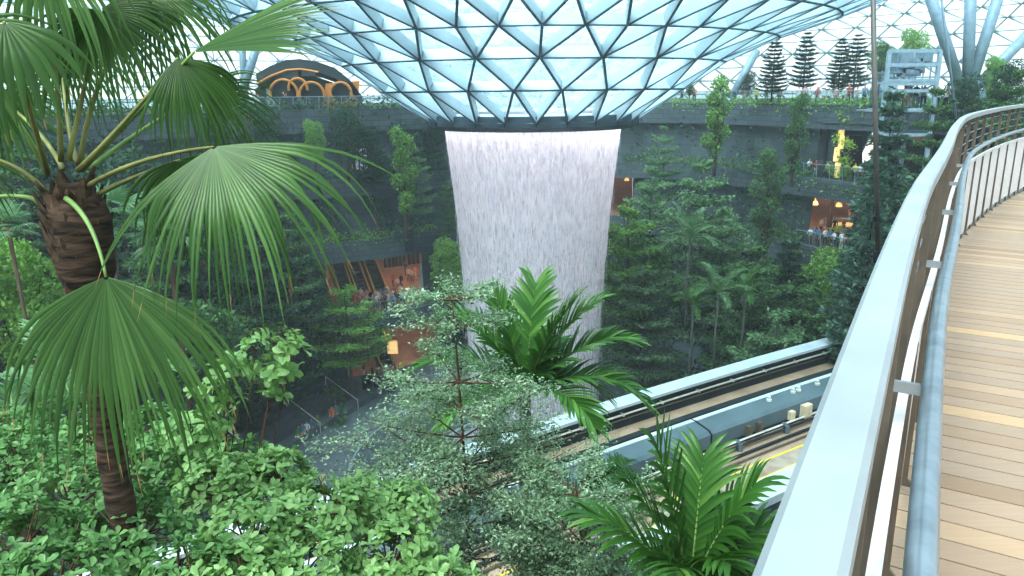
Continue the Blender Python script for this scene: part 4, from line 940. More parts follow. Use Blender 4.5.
# ---- feather palms near the camera, each frond a part
def near_palm(name, label, base, crown_, fr, fmat, nl, lw, seed, tr=.09, tmat='bark_grey', lsteps=5, rise=.4, ldroop=.6, lmul=.32):
    global G
    G = np.random.default_rng(seed); t = thing(name, label, 'palm', base); mb = MB(); c = np.array(crown_); mb.tube(bez([base, (np.array(base) + c) / 2, c - UP * .1, c], 10), np.linspace(tr * 1.3, tr * .8, 10), 10); rel(mb.build('trunk', tmat, smooth=True), t)
    for (d, L, dr) in fr:
        p, v, f = frond_strip(c, d, L, dr, nl, L * lmul, lw, rise=rise, leaf_droop=ldroop, steps=16, lsteps=lsteps); o = rel(mesh_np('frond', v, f, fmat, None), t); mb = MB(); mb.tube(p, np.linspace(.018, .003, len(p)), 6); mb.build('rachis', 'petiole_green', o, smooth=True)
    return t
c = at(525, 392, 13.5)
near_palm('feather_palm', 'dark green palm with stiff upright fronds in front of the waterfall', (c[0], c[1], hill(c[0], c[1])), c, [((.35, -.1, 1), 2.1, .7), ((.1, .3, 1), 2.1, .5), ((-.25, .2, 1), 1.9, .6), ((.5, .0, 1), 2.2, .8), ((.75, .1, .75), 2.3, 1.0), ((1, -.2, .55), 2.3, 1.25), ((-.5, .2, .9), 2.0, .9), ((-.9, .1, .7), 2.2, 1.2), ((-.2, -.7, .7), 1.9, 1.3), ((.6, -.7, .5), 1.9, 1.4), ((-.8, -.5, .4), 1.9, 1.4), ((.9, .5, .3), 2.0, 1.4), ((.3, .7, .6), 2.0, 1.2)], 'palm_green', 27, .085, 51, tr=.13, lmul=.4)
c = at(690, 590, 6.3)
near_palm('feather_palm', 'bright feather palm with broad leaflets at the bottom beside the flat top rail', (c[0], c[1], hill(c[0], c[1])), c, [((-.22, .1, 1), 1.5, .25), ((-.45, .0, 1), 1.3, .35), ((.12, .3, 1), 1.25, .5), ((.35, .0, 1), 1.25, .7), ((.6, .1, .8), 1.15, 1.0), ((.75, -.2, .55), 1.05, 1.5), ((-.7, .1, .8), 1.25, .6), ((.1, -.4, .9), 1.0, 1.2), ((-.2, -.4, .8), 1.0, 1.2), ((.4, .5, .7), 1.1, 1.0)], 'palm_green', 19, .06, 52, tr=.07, lmul=.5, ldroop=.95, rise=.25)
c = at(585, 505, 9.4)
near_palm('feather_palm', 'dark palm fronds half buried in the pale leaved tree', (c[0], c[1], hill(c[0], c[1])), c, [((-.6, .2, .5), 1.3, 1.0), ((.8, .0, .5), 1.4, 1.1), ((.2, -.3, .8), 1.1, 1.2), ((.5, .6, .5), 1.2, 1.0), ((-.9, -.2, .2), 1.3, .9)], 'cycad', 24, .035, 53, tr=.07)
c = at(15, 455, 8.5)
near_palm('cycad', 'dark glossy cycad like palm at the left edge below the hanging leaf', (c[0], c[1], hill(c[0], c[1])), c, [((math.cos(a), math.sin(a), e), 1.45, 1.0) for a, e in ((0, .5), (.6, .9), (1.3, .5), (2.1, .9), (2.9, .5), (3.6, .8), (4.4, .6), (5.2, .5), (5.8, .8), (1.0, 1.6), (4.0, 1.7), (.3, 1.2))], 'cycad', 34, .03, 54, tr=.12, tmat='bark_dark', ldroop=.25, lmul=.2)
c = at(75, 410, 10.5)
near_palm('feather_palm', 'pale fronds of a low palm behind the hanging palm leaf', (c[0], c[1], hill(c[0], c[1])), c, [((math.cos(a), math.sin(a), e), 1.7, 1.1) for a, e in ((.2, .9), (1.1, .6), (1.9, 1.2), (2.8, .7), (3.7, .9), (4.6, .6), (5.5, .8), (2.4, 1.7))], 'palm_frosty', 28, .04, 55, tr=.1)

# ================================================================== THINGS ON THE TERRACES
def deep(px, off, d, z):
    """behind the terrace front, d metres further along the line of sight of direction px"""
    p = fr(px, off, z); k = 1 + d / math.hypot(p[0], p[1]); return np.array([p[0] * k, p[1] * k, z])
def balustrade(label, lv, p0, p1, off, h=1.15, dz=0.0):
    t = thing('glass_balustrade', label, 'balustrade', fr((p0 + p1) / 2, off, LV[lv])); ps = rng_px(p0, p1, 6); z = LV[lv] + dz + .12
    mb = MB(); mb.band([fr(p, off, z) for p in ps], [fr(p, off, z + h) for p in ps]); rel(mb.build('glass', 'rail_glass'), t)
    mb = MB(); mb.tube([fr(p, off, z + h) for p in ps], .035, 6); rel(mb.build('handrail', 'column_steel'), t)
    for p in rng_px(p0, p1, 13): mb = MB(); mb.bar(fr(p, off, z - .1), fr(p, off, z + h), .05, .05); rel(mb.build('upright', 'column_steel'), t)
    return t
balustrade('glass balustrade in front of the crowd on the fourth level at the right', 4, 778, 960, SET[4] + .5)
balustrade('glass balustrade in front of the packed crowd on the third level at the right', 3, 790, 960, SET[3] + .5)
balustrade('long glass balustrade along the right edge of the top terrace', 5, 640, 1000, SET[5] + 1.0)
balustrade('glass balustrade of the balcony in front of the escalators', 2, 332, 440, SET[2] + .5)
balustrade('glass balustrade on the left top terrace in front of the dark pavilion', 5, 60, 425, SET[5] + 1.0)

# escalators in the left hall
def escalator(label, a, b, w=1.1):
    a, b = np.array(a, float), np.array(b, float); t = thing('escalator', label, 'escalator', a); d = b - a; fl = unit([d[0], d[1], 0]); sd = np.array([-fl[1], fl[0], 0]); L = np.linalg.norm(d[:2])
    n = max(8, int(L / .42)); mb = MB(); prev = a
    for i in range(n):
        q = a + d * (i + 1) / n; p = a + d * i / n; mb.add([p + sd * w / 2, p - sd * w / 2, (p[0] - sd[0] * w / 2, p[1] - sd[1] * w / 2, q[2]), (p[0] + sd[0] * w / 2, p[1] + sd[1] * w / 2, q[2]), np.array([q[0], q[1], q[2]]) - sd * w / 2, np.array([q[0], q[1], q[2]]) + sd * w / 2], [(0, 1, 2, 3), (3, 2, 4, 5)])
    rel(mb.build('steps', 'dark_metal'), t)
    for s in (-1, 1):
        o_ = sd * s * (w / 2 + .12); A0 = a - fl * .7; B0 = b + fl * .7
        pr = [A0 + o_, a + o_, b + o_, B0 + o_]
        mb = MB(); mb.band([p - UP * .45 for p in pr], [p + UP * .6 for p in pr]); mb.band([p - UP * .45 + sd * s * .16 for p in pr], [p + UP * .3 + sd * s * .16 for p in pr]); rel(mb.build('balustrade', 'warm_ceiling'), t)
        mb = MB(); mb.tube([A0 + o_ - fl * .1 + UP * .4] + [p + UP * .75 for p in pr] + [B0 + o_ + fl * .1 + UP * .4], .1, 8); rel(mb.build('handrail', 'gold'), t)
    return t
def hallpt(px, off, z): return deep(px, SET[2] + .2, off, z)
for (pb_, ob, pt_, ot, zb, zt, lab) in ((366, 5.6, 345, 13.5, LV[2], LV[3] - 1.9, 'long dark escalator with golden handrails, left of the upper pair in the hall'), (383, 5.6, 361, 13.5, LV[2], LV[3] - 1.9, 'long dark escalator with golden handrails, right of the upper pair in the hall'),
        (350, 5.0, 331, 12.5, LV[2], LV[3] - 1.9, 'escalator partly hidden at the left end of the hall'), (386, 2.4, 370, 8.6, LV[1], LV[2] - 1.6, 'escalator with golden handrails in the lower hall below the balcony')):
    escalator(lab, hallpt(pb_, ob, zb), hallpt(pt_, ot, zt))
# hall fittings: warm side parapet, glowing panel, white column
t = thing('glowing_panel', 'yellow glowing display panel beside the lower escalator', 'panel', hallpt(392, 1.6, LV[1])); mb = MB(); q = hallpt(392, 1.6, LV[1] + 2.4); mb.box(q, (1.0, .15, 1.3)); rel(mb.build('panel', 'lamp_amber'), t); mb = MB(); mb.box(q + np.array([0, .1, 0]), (1.15, .1, 1.45)); mb.bar(q - UP * 2.4, q - UP * .9, .12, .12); rel(mb.build('frame', 'gold'), t)
t = thing('hall_sign_post', 'tall white slanted panel at the right end of the escalator hall', 'panel', hallpt(424, 2.2, LV[2])); mb = MB(); q = hallpt(424, 2.2, LV[2]); mb.prism([(0, 0), (1.5, 0), (.5, .4), (.25, 4.0), (0, 4.0)], -.1, .1, (np.array([-1.0, 0, 0]), UP, np.array([0, 1.0, 0])), q); rel(mb.build('panel', 'parapet_white'), t); mb = MB(); mb.box(q + np.array([-.7, .0, .03]), (1.7, .5, .06)); rel(mb.build('base', 'concrete'), t)
for i, (p0, p1) in enumerate(((388, 396), (399, 407), (411, 420))):
    t = thing('lit_shop', 'lit shop at the back of the escalator hall, %s' % ('left one', 'middle one', 'right one')[i], 'shop', hallpt((p0 + p1) / 2, 15, LV[2])); a_, b_ = hallpt(p0, 20, LV[2] + .05), hallpt(p1, 20, LV[2] + .05)
    mb = MB(); mb.band([a_, b_], [a_ + UP * 3.0, b_ + UP * 3.0]); rel(mb.build('glazing', 'warm_ceiling'), t); mb = MB(); mb.bar(a_ + UP * 3.2, b_ + UP * 3.2, .3, .5); rel(mb.build('fascia', 'lamp_amber'), t)
    for k in range(3): mb = MB(); c_ = a_ + (b_ - a_) * k / 2; mb.bar(c_, c_ + UP * 3.0, .3, .3); rel(mb.build('door_post', 'dark_metal'), t)
mb = MB(); q = fr(408, SET[3] + .0, LV[3]); mb.box(q + np.array([.0, -.02, -.85]), (1.5, .12, 1.1)); tag(mb.build('wall_vent', 'black_rubber'), 'square black opening in the grey parapet over the escalator hall', 'vent')
mb = MB(); ps = rng_px(400, 416, 4); mb.strip([[fr(p, .3, LV[3] - .1), fr(p, 2.2, LV[3] - .1), fr(p, 2.2, LV[3] + .75), fr(p, .3, LV[3] + .75)] for p in ps]); struct(mb.build('wall_parapet_block', 'slate'))

# amber lit planted pillar at the right
q0 = fr(814, SET[4] + 1.5, LV[4]); t = thing('lit_planted_pillar', 'tall pillar of amber glowing panels with green plants on the right wall', 'pillar', q0)
mb = MB(); tl = unit(fr(818, 0, 0) - fr(806, 0, 0)); 
for k, (dx, z, h) in enumerate(((.0, .2, 1.3), (-.25, 1.6, 1.2), (.1, 2.7, 1.1), (.0, 3.7, 1.0), (-.5, 4.6, 1.0))):
    mb = MB(); c_ = q0 + tl * dx + UP * (z + h / 2) - np.array([0, .35, 0]); mb.box(c_, (.42, .25, h), 0, math.atan2(tl[1], tl[0])); rel(mb.build('light_panel', 'lamp_amber'), t)
mb = MB(); mb.strip([[q0 + tl * (-.5 - lean) + UP * z + np.array([0, dy, 0]) for dy in (0, .8)][:1] + [q0 + tl * (.5 - lean) + UP * z, q0 + tl * (.5 - lean) + UP * z + np.array([0, .8, 0]), q0 + tl * (-.5 - lean) + UP * z + np.array([0, .8, 0])] for z, lean in ((0, 0), (5.4, .3))]); rel(mb.build('core', 'slate'), t)
for k, (dx, z) in enumerate(((.7, .7), (-.7, .9), (.6, 1.9), (.75, 3.1), (-.3, 3.6), (.5, 5.0), (.1, 5.5))):
    c_ = q0 + tl * dx + UP * z - np.array([0, .5, 0]); v, f = leaf_cloud(c_ + G.normal(0, .28, (110, 3)), .3, .3, spread=.8); rel(mesh_np('plant_tuft', v, f, 'tree_lime'), t)
# slanted stone wall left of the pillar, bright window in the opening, shop fascia
mb = MB(); a_ = [fr(792, SET[4] + 1.7, LV[4]), fr(801, SET[4] + 1.7, LV[4]), fr(806, SET[4] + 1.7, LV[5] - 1.5), fr(799, SET[4] + 1.7, LV[5] - 1.5)]; back = [p + np.array([.8, 1.6, 0]) for p in a_]; mb.add(a_ + back, [(0, 1, 2, 3), (4, 7, 6, 5), (0, 4, 5, 1), (1, 5, 6, 2), (3, 2, 6, 7), (0, 3, 7, 4)]); struct(mb.build('wall_slanted', 'slate_panels'))
t = thing('lobby_window', 'bright slanted window with crossing bars deep in the fourth level opening', 'window', deep(846, SET[4] + 1.7, 6.5, LV[4])); b0 = deep(846, SET[4] + 1.7, 7.8, LV[4] + .1); tl2 = unit(fr(856, 0, 0) - fr(844, 0, 0)); n2 = np.array([tl2[1], -tl2[0], 0])
mb = MB(); mb.add([b0 - tl2 * 1.5, b0 + tl2 * 1.6, b0 + tl2 * 1.9 + UP * 4.2, b0 + tl2 * .3 + UP * 4.2], [(0, 1, 2, 3)]); rel(mb.build('pane', 'lamp_white'), t)
mb = MB(); e_ = n2 * .08
for a2, b2 in ((b0 - tl2 * 1.5, b0 + tl2 * .3 + UP * 4.2), (b0 + tl2 * 1.6, b0 + tl2 * 1.9 + UP * 4.2), (b0 - tl2 * 1.5, b0 + tl2 * 1.8 + UP * 2.2), (b0 - tl2 * .3 + UP * 2.4, b0 + tl2 * 1.9 + UP * 4.2), (b0 + tl2 * .1, b0 + tl2 * 1.1 + UP * 4.2)): mb.bar(a2 + e_, b2 + e_, .12, .12)
rel(mb.build('frame', 'column_steel'), t)
for (p0, p1, lab) in ((828, 840, 'dark panel left of the bright window in the fourth level opening'), (856, 876, 'dark panel right of the bright window in the fourth level opening')):
    mb = MB(); ps = rng_px(p0, p1, 4); mb.strip([[deep(p, SET[4] + 1.7, 6.0, LV[4] + .05), deep(p, SET[4] + 1.7, 6.3, LV[4] + .05), deep(p, SET[4] + 1.7, 6.3, LV[4] + 3.5), deep(p, SET[4] + 1.7, 6.0, LV[4] + 3.5)] for p in ps]); tag(mb.build('lobby_panel', 'black_rubber'), lab, 'panel')
mb = MB(); ps = rng_px(862, 900, 4); mb.strip([[fr(p, SET[4] + 2, LV[5] - 2.6), fr(p, SET[4] + 2.4, LV[5] - 2.6), fr(p, SET[4] + 2.4, LV[5] - 1.9), fr(p, SET[4] + 2, LV[5] - 1.9)] for p in ps]); tag(mb.build('shop_fascia', 'warm_wall'), 'tan fascia board over the fourth level opening, right of the hanger pole', 'sign')
for (px, off, lv, dz, lab) in ((800, 3, 3, 3.2, 'warm glowing lamp at the left end of the third level opening'), (824, 5, 3, 3.1, 'warm glowing lamp at the middle of the third level opening'), (626, 5, 3, 3.4, 'warm glowing lamp in the small opening beside the waterfall')):
    i = 0 if lv == 4 else 5; q = deep(px, SET[lv] + 1.5, off, LV[lv] + dz); t = thing('shop_lamp', lab, 'lamp', q)
    mb = MB(); mb.lathe([(.01, .3), (.18, .26), (.3, .0), (.26, -.1), (.01, -.12)], 14, q); rel(mb.build('globe', 'lamp_white' if i < 3 else 'lamp_amber', smooth=True), t); mb = MB(); mb.bar(q + UP * .25, q + UP * .9, .05, .05); rel(mb.build('stem', 'gold'), t)
for i, (px, off) in enumerate(((806, 3.2),)):
    q = fr(px, SET[3] + off, LV[3] + .03); t = thing('potted_plant', 'bright green potted plant at the left end of the third level opening', 'plant', q); mb = MB(); mb.lathe([(.01, 0), (.3, 0), (.42, .6), (.36, .6), (.3, .5), (.01, .5)], 14, q); rel(mb.build('pot', 'concrete'), t)
    V = []
    for k in range(16):
        a = k * 2.4; el = 1.3 - .05 * k; p, v, f = frond_strip(q + UP * .5, (math.cos(a) * math.cos(el), math.sin(a) * math.cos(el), math.sin(el)), 1.25 * G.uniform(.7, 1.1), 1.3, 12, .5, .1, steps=8, lsteps=2); V.append((v, f))
    v, f = cat_(V); rel(mesh_np('foliage', v, f, 'tree_lime'), t)

t = thing('lobby_window', 'small pale window in the left upper wall behind the palm leaf tips', 'window', deep(373, SET[4] + 1.7, 5, LV[4])); a_, b_ = deep(366, SET[4] + 1.7, 5, LV[4] + .1), deep(379, SET[4] + 1.7, 5, LV[4] + .1)
mb = MB(); mb.band([a_, b_], [a_ + UP * 2.4, b_ + UP * 2.4]); rel(mb.build('pane', 'roof_white'), t); mb = MB()
for k in range(4): c_ = a_ + (b_ - a_) * k / 3 - np.array([0, .06, 0]); mb.bar(c_, c_ + UP * 2.4, .12, .12)
mb.bar(a_ + UP * 2.4, b_ + UP * 2.4, .16, .2); rel(mb.build('frame', 'dark_metal'), t)
# leaning steel columns that carry the roof
def column(label, a, b, r=.32):
    a, b = np.array(a), np.array(b); b = a + (b - a) * (a[2] / max(a[2] - b[2], .1)); t = thing('roof_column', label, 'column', b); mb = MB(); mb.tube([b, a], r, 16); rel(mb.build('shaft', 'column_steel', smooth=True), t); mb = MB(); mb.tube([b, np.array(b) + unit(np.array(a) - b) * .5], r * 1.5, 16); rel(mb.build('base', 'column_steel', smooth=True), t)
YC = 60
for lab, a, b, r in (('leaning round steel column, leftmost of the three beside the lift tower', (918, -40), (956, 74), .42), ('upright round steel column in the middle of the three beside the lift tower', (972, -40), (968, 76), .42), ('leaning round steel column, rightmost of the three beside the lift tower', (1010, -40), (974, 74), .42), ('short slanted steel column above the railing at the right edge', (1040, 22), (985, 78), .4),
        ('slanted steel column under the right rim of the glass funnel', (757, 50), (728, 104), .4), ('slanted steel column above the palm leaves at the upper left', (262, 30), (238, 106), .42), ('pale steel column left of the slanted one behind the palm leaves', (240, 20), (246, 106), .34)):
    column(lab, at(*a, YC + (18 if b[0] < 800 else 0)), at(*b, YC + (18 if b[0] < 800 else 0)), r)

# steel lift tower on the top terrace
TWY = 52.0
def tw(px, py, dy=0): return at(px, py, TWY + dy)
base_t = tw(908, 140); t = thing('lift_tower', 'pale steel framed lift tower with platforms rising beside the top terrace', 'tower', (base_t[0], base_t[1], LV[4]))
cx0, cx1 = tw(884, 100)[0], tw(934, 100)[0]; zt = tw(900, 51)[2]; zb = LV[4] + 1.2; KB = 1 + 3.2 / TWY
for i, (x, dy) in enumerate(((cx0, 0), (cx0 * KB, 3.2), (cx1, 0), (cx1 * KB, 3.2), ((cx0 + cx1) / 2 * KB, 3.2))):
    mb = MB(); mb.bar((x, TWY + dy, zb), (x, TWY + dy, zt), .24, .24, 0, np.array([0, 1.0, 0])); rel(mb.build('post', 'tower_steel'), t)
for k, z in enumerate((zt, zt - .9, zt - 1.9, zt - 2.6, tw(900, 81)[2], tw(900, 84)[2], tw(900, 110)[2], tw(900, 135)[2])):
    mb = MB()
    for a2, b2 in (((cx0, TWY), (cx1, TWY)), ((cx0 * KB, TWY + 3.2), (cx1 * KB, TWY + 3.2)), ((cx0, TWY), (cx0 * KB, TWY + 3.2)), ((cx1, TWY), (cx1 * KB, TWY + 3.2))):
        if k in (1, 2, 3) and a2[1] == TWY and b2[1] == TWY and k == 2: continue
        mb.bar((*a2, z), (*b2, z), .18, .22)
    rel(mb.build('ring_beam', 'tower_steel'), t)
mb = MB()
for k in range(1, 7): x = (cx0 + (cx1 - cx0) * k / 7) * KB; mb.bar((x, TWY + 3.2, tw(900, 81)[2]), (x, TWY + 3.2, zt), .08, .08, 0, np.array([0, 1.0, 0]))
for a2, b2 in ((0, 1), (1, 0)): mb.bar(((cx0 + (cx1 - cx0) * a2) * KB, TWY + 3.2, tw(900, 110)[2]), ((cx0 + (cx1 - cx0) * b2) * KB, TWY + 3.2, tw(900, 84)[2]), .09, .09)
rel(mb.build('bracing', 'tower_steel'), t)
for (px, py, w, h) in ((902, 62, 1.1, 1.4), (916, 66, .9, 1.0), (924, 58, .8, .8), (909, 72, 1.3, .6)):
    q = tw(px, py, 1.6); mb = MB(); mb.box(q, (w, .8, h)); mb.box(q + np.array([0, -.45, 0]), (w * .7, .1, h * .6)); rel(mb.build('lift_machine', 'column_steel'), t)
mb = MB(); mb.box(((cx0 + cx1) / 2, TWY + 1.6, tw(900, 82.5)[2]), (cx1 - cx0, 3.2, .12)); rel(mb.build('platform', 'tower_steel'), t)
mb = MB(); mb.box(((cx0 + cx1) / 2 + .9, TWY + 1.6, -.06), (cx1 - cx0 + 2.2, 3.8, .12)); rel(mb.build('landing', 'concrete'), t)
mb = MB(); mb.box((cx0 + .7, TWY + 1.6, 1.3), (1.2, 1.4, 2.4)); rel(mb.build('lift_car', 'rail_glass'), t); mb = MB()
for z in (.05, 2.5): mb.box((cx0 + .7, TWY + 1.6, z), (1.3, 1.5, .12))
rel(mb.build('lift_car_frame', 'column_steel'), t)
balustrade('short glass balustrade of the landing beside the lift tower', 5, 944, 985, SET[5] + .6)

# dark pavilion with orange lined arches on the left top terrace
PVY = 75.0
def pv(px, py, dy=0): return at(px, py, PVY + dy)
o_ = pv(305, 103); t = thing('playground_pavilion', 'dark sloping playground shell with orange lined round openings at the left top', 'pavilion', (o_[0], o_[1], 0))
rid = [(256, 74), (270, 66), (286, 60), (300, 59), (318, 62), (335, 68), (350, 80), (362, 96)]; gl = pv(300, 103)[2]
fr_ = [pv(*p) for p in rid]; bk_ = [pv(p[0] + 4, p[1] + 6, 6) for p in rid]; lo_ = [np.array([p[0], p[1], p[2] - 1.0]) for p in fr_]
mb = MB(); mb.band(fr_, bk_); mb.band(lo_, fr_); mb.band([np.array([p[0], p[1] - .0, p[2] - 1.0]) for p in bk_], lo_); rel(mb.build('roof_shell', 'shell_dark'), t)
mb = MB(); mb.tube([p - np.array([0, .08, .95]) for p in fr_[:5]], .13, 6); rel(mb.build('roof_edge', 'orange_panel'), t)
mb = MB(); bl = [np.array([p[0], p[1], 0.02]) for p in [pv(q[0], 100, 5) for q in rid]]; mb.band(bl, [np.array([b_[0], b_[1], max(.5, f_[2] - .9)]) for b_, f_ in zip(bl, bk_)]); rel(mb.build('back_wall', 'shell_dark'), t)
for (px, py, r, full) in ((284, 94, 1.35, 0), (312, 95, 1.2, 0), (298, 88, .9, 0), (341, 93, 1.0, 1)):
    c_ = pv(px, py, -.3); mb = MB(); n = 22; A0, A1 = (0, 2 * PI) if full else (-.25, PI + .25)
    mb.tube([c_ + np.array([math.cos(a) * r, 0, math.sin(a) * r]) for a in np.linspace(A0, A1, n)], .14, 8, caps=not full); rel(mb.build('orange_ring', 'orange_panel'), t)
    mb = MB(); mb.tube([c_ + np.array([0, .25, 0]), c_ + np.array([0, .3, 0])], r * .95, 20); rel(mb.build('opening', 'black_rubber'), t)
mb = MB(); c_ = pv(341, 95, .1); mb.prism([(-1.9, -1.3), (1.4, -1.6), (1.9, 1.3), (-1.4, 1.1)], -.1, .1, (np.array([1.0, 0, 0]), UP, np.array([0, 1.0, 0])), c_); rel(mb.build('orange_panel', 'orange_panel'), t)
for (px, w) in ((275, 1.6), (300, 1.3)):
    mb = MB(); c_ = pv(px, 97, 1.2); mb.box(c_, (w, .1, 1.8)); rel(mb.build('pale_panel', 'parapet_white'), t)
mb = MB(); mb.box(pv(287, 73, 1.0), (2.2, .1, 1.0)); mb.box(pv(308, 72, 1.0), (1.3, .1, .8)); rel(mb.build('roof_window', 'column_steel'), t)

# plaza: curved sitting steps at the left, planter walls
STEP = [(-420, 66), (-100, 56), (120, 50), (215, 47.5), (245, 49), (300, 55), (345, 60), (392, 66.5), (430, 70), (480, 74)]
def stp(px, off, z):
    def P(q): Y = sum(float(np.interp(q + d_, [s[0] for s in STEP], [s[1] for s in STEP])) for d_ in (-24, -12, 0, 12, 24)) / 5; return np.array([gx(q, Y, GZ), Y])
    p = P(px); tt = P(px + 5) - P(px - 5); tt /= np.linalg.norm(tt); n = np.array([-tt[1], tt[0]]); return np.array([p[0] + n[0] * off, p[1] + n[1] * off, z])
for k, (p0, p1) in enumerate(((60, 396), (60, 352), (60, 344))):
    mb = MB(); ps = rng_px(p0, p1, 8); o0 = k * 1.15; z0, z1 = GZ, GZ + .55 * (k + 1); mb.strip([[stp(p, o0, z0), stp(p, o0, z1), stp(p, o0 + 1.2, z1), stp(p, o0 + 1.2, z0)] for p in ps]); struct(mb.build('floor_sitting_step', 'step_grey' if k == 0 else 'paving'))
mb = MB(); ps = rng_px(225, 380, 8); mb.strip([[stp(p, 4.4, GZ), stp(p, 4.4, GZ + 2.6), stp(p, 4.8, GZ + 2.6), stp(p, 4.8, GZ)] for p in ps]); struct(mb.build('wall_planter', 'slate'))
ps = G.uniform(225, 378, 3000); pos = np.array([stp(p, 5.6 + G.normal(0, .5), GZ + 2.6 + abs(G.normal(0, .4))) for p in ps]); v, f = leaf_cloud(pos, .3, .3, spread=.8); o = mesh_np('hedge', v, f, 'tree_mid'); o['kind'] = 'stuff'; tag(o, 'green hedge in the planter behind the plaza steps', 'hedge')
for i, px in enumerate((262, 318, 356)):
    a_ = stp(px, -.1, GZ + .05); b_ = stp(px, 3.4, GZ + 1.75); t = thing('step_handrail', 'slanted pale handrail on the plaza steps, %s from the left' % ('first', 'second', 'third')[i], 'handrail', a_, group='handrails on the plaza steps'); mb = MB(); mb.tube([a_ + UP * .9, b_ + UP * .9], .05, 6); rel(mb.build('rail', 'pipe_pale'), t); mb = MB(); mb.tube([a_, a_ + UP * .9], .04, 6); mb.tube([b_, b_ + UP * .9], .04, 6); rel(mb.build('support', 'pipe_pale'), t)
for i, (px, Y) in enumerate(((366, 66.5), (378, 66.2), (390, 65.9))):
    q = fr(px, 0, GZ); q = np.array([gx(px, Y, GZ), Y, GZ]); t = thing('litter_bin', 'dark square bin on the plaza by the steps, %s' % ('left one', 'middle one', 'right one')[i], 'bin', q); mb = MB(); mb.prism([(-.38, 0), (.38, 0), (.42, 1.1), (-.42, 1.1)], -.35, .35, (np.array([1.0, 0, 0]), UP, np.array([0, 1.0, 0])), q); rel(mb.build('body', 'dark_metal'), t); mb = MB(); mb.box(q + UP * 1.16, (.9, .8, .1)); rel(mb.build('lid', 'black_rubber'), t)
# joint lines of the plaza
mb = MB(); mb.lathe([(14.05, .012), (14.2, .012)], 96, (AX, AY, GZ)); mb.lathe([(20.3, .012), (20.42, .012)], 96, (AX, AY, GZ)); struct(mb.build('floor_joint', 'concrete'))
mb = MB(); mb.lathe([(14.2, .008), (20.3, .008)], 96, (AX, AY, GZ)); struct(mb.build('floor_ring', 'paving_light'))

# ================================================================== PEOPLE
def figure(name, J, E, head_dir=(0, -1, 0)):
    """one continuous skinned body; J: joint -> (pos, radius)"""
    names = list(J); me = bpy.data.meshes.new(name); me.from_pydata([J[n][0] for n in names], [(names.index(a), names.index(b)) for a, b in E], []); o = bpy.data.objects.new(name, me); COL.objects.link(o)
    bpy.context.view_layer.objects.active = o
    sk = o.modifiers.new('skin', 'SKIN'); sk.use_smooth_shade = True
    for i, n in enumerate(names):
        r = J[n][1]; r = r if isinstance(r, tuple) else (r, r); me.skin_vertices[0].data[i].radius = r; me.skin_vertices[0].data[i].use_root = (n == 'pelvis')
    ss = o.modifiers.new('sub', 'SUBSURF'); ss.levels = 1; ss.render_levels = 1
    dg = bpy.context.evaluated_depsgraph_get(); m2 = bpy.data.meshes.new_from_object(o.evaluated_get(dg)); m2.name = name; bpy.data.objects.remove(o)
    nose = J['head'][0]; return m2
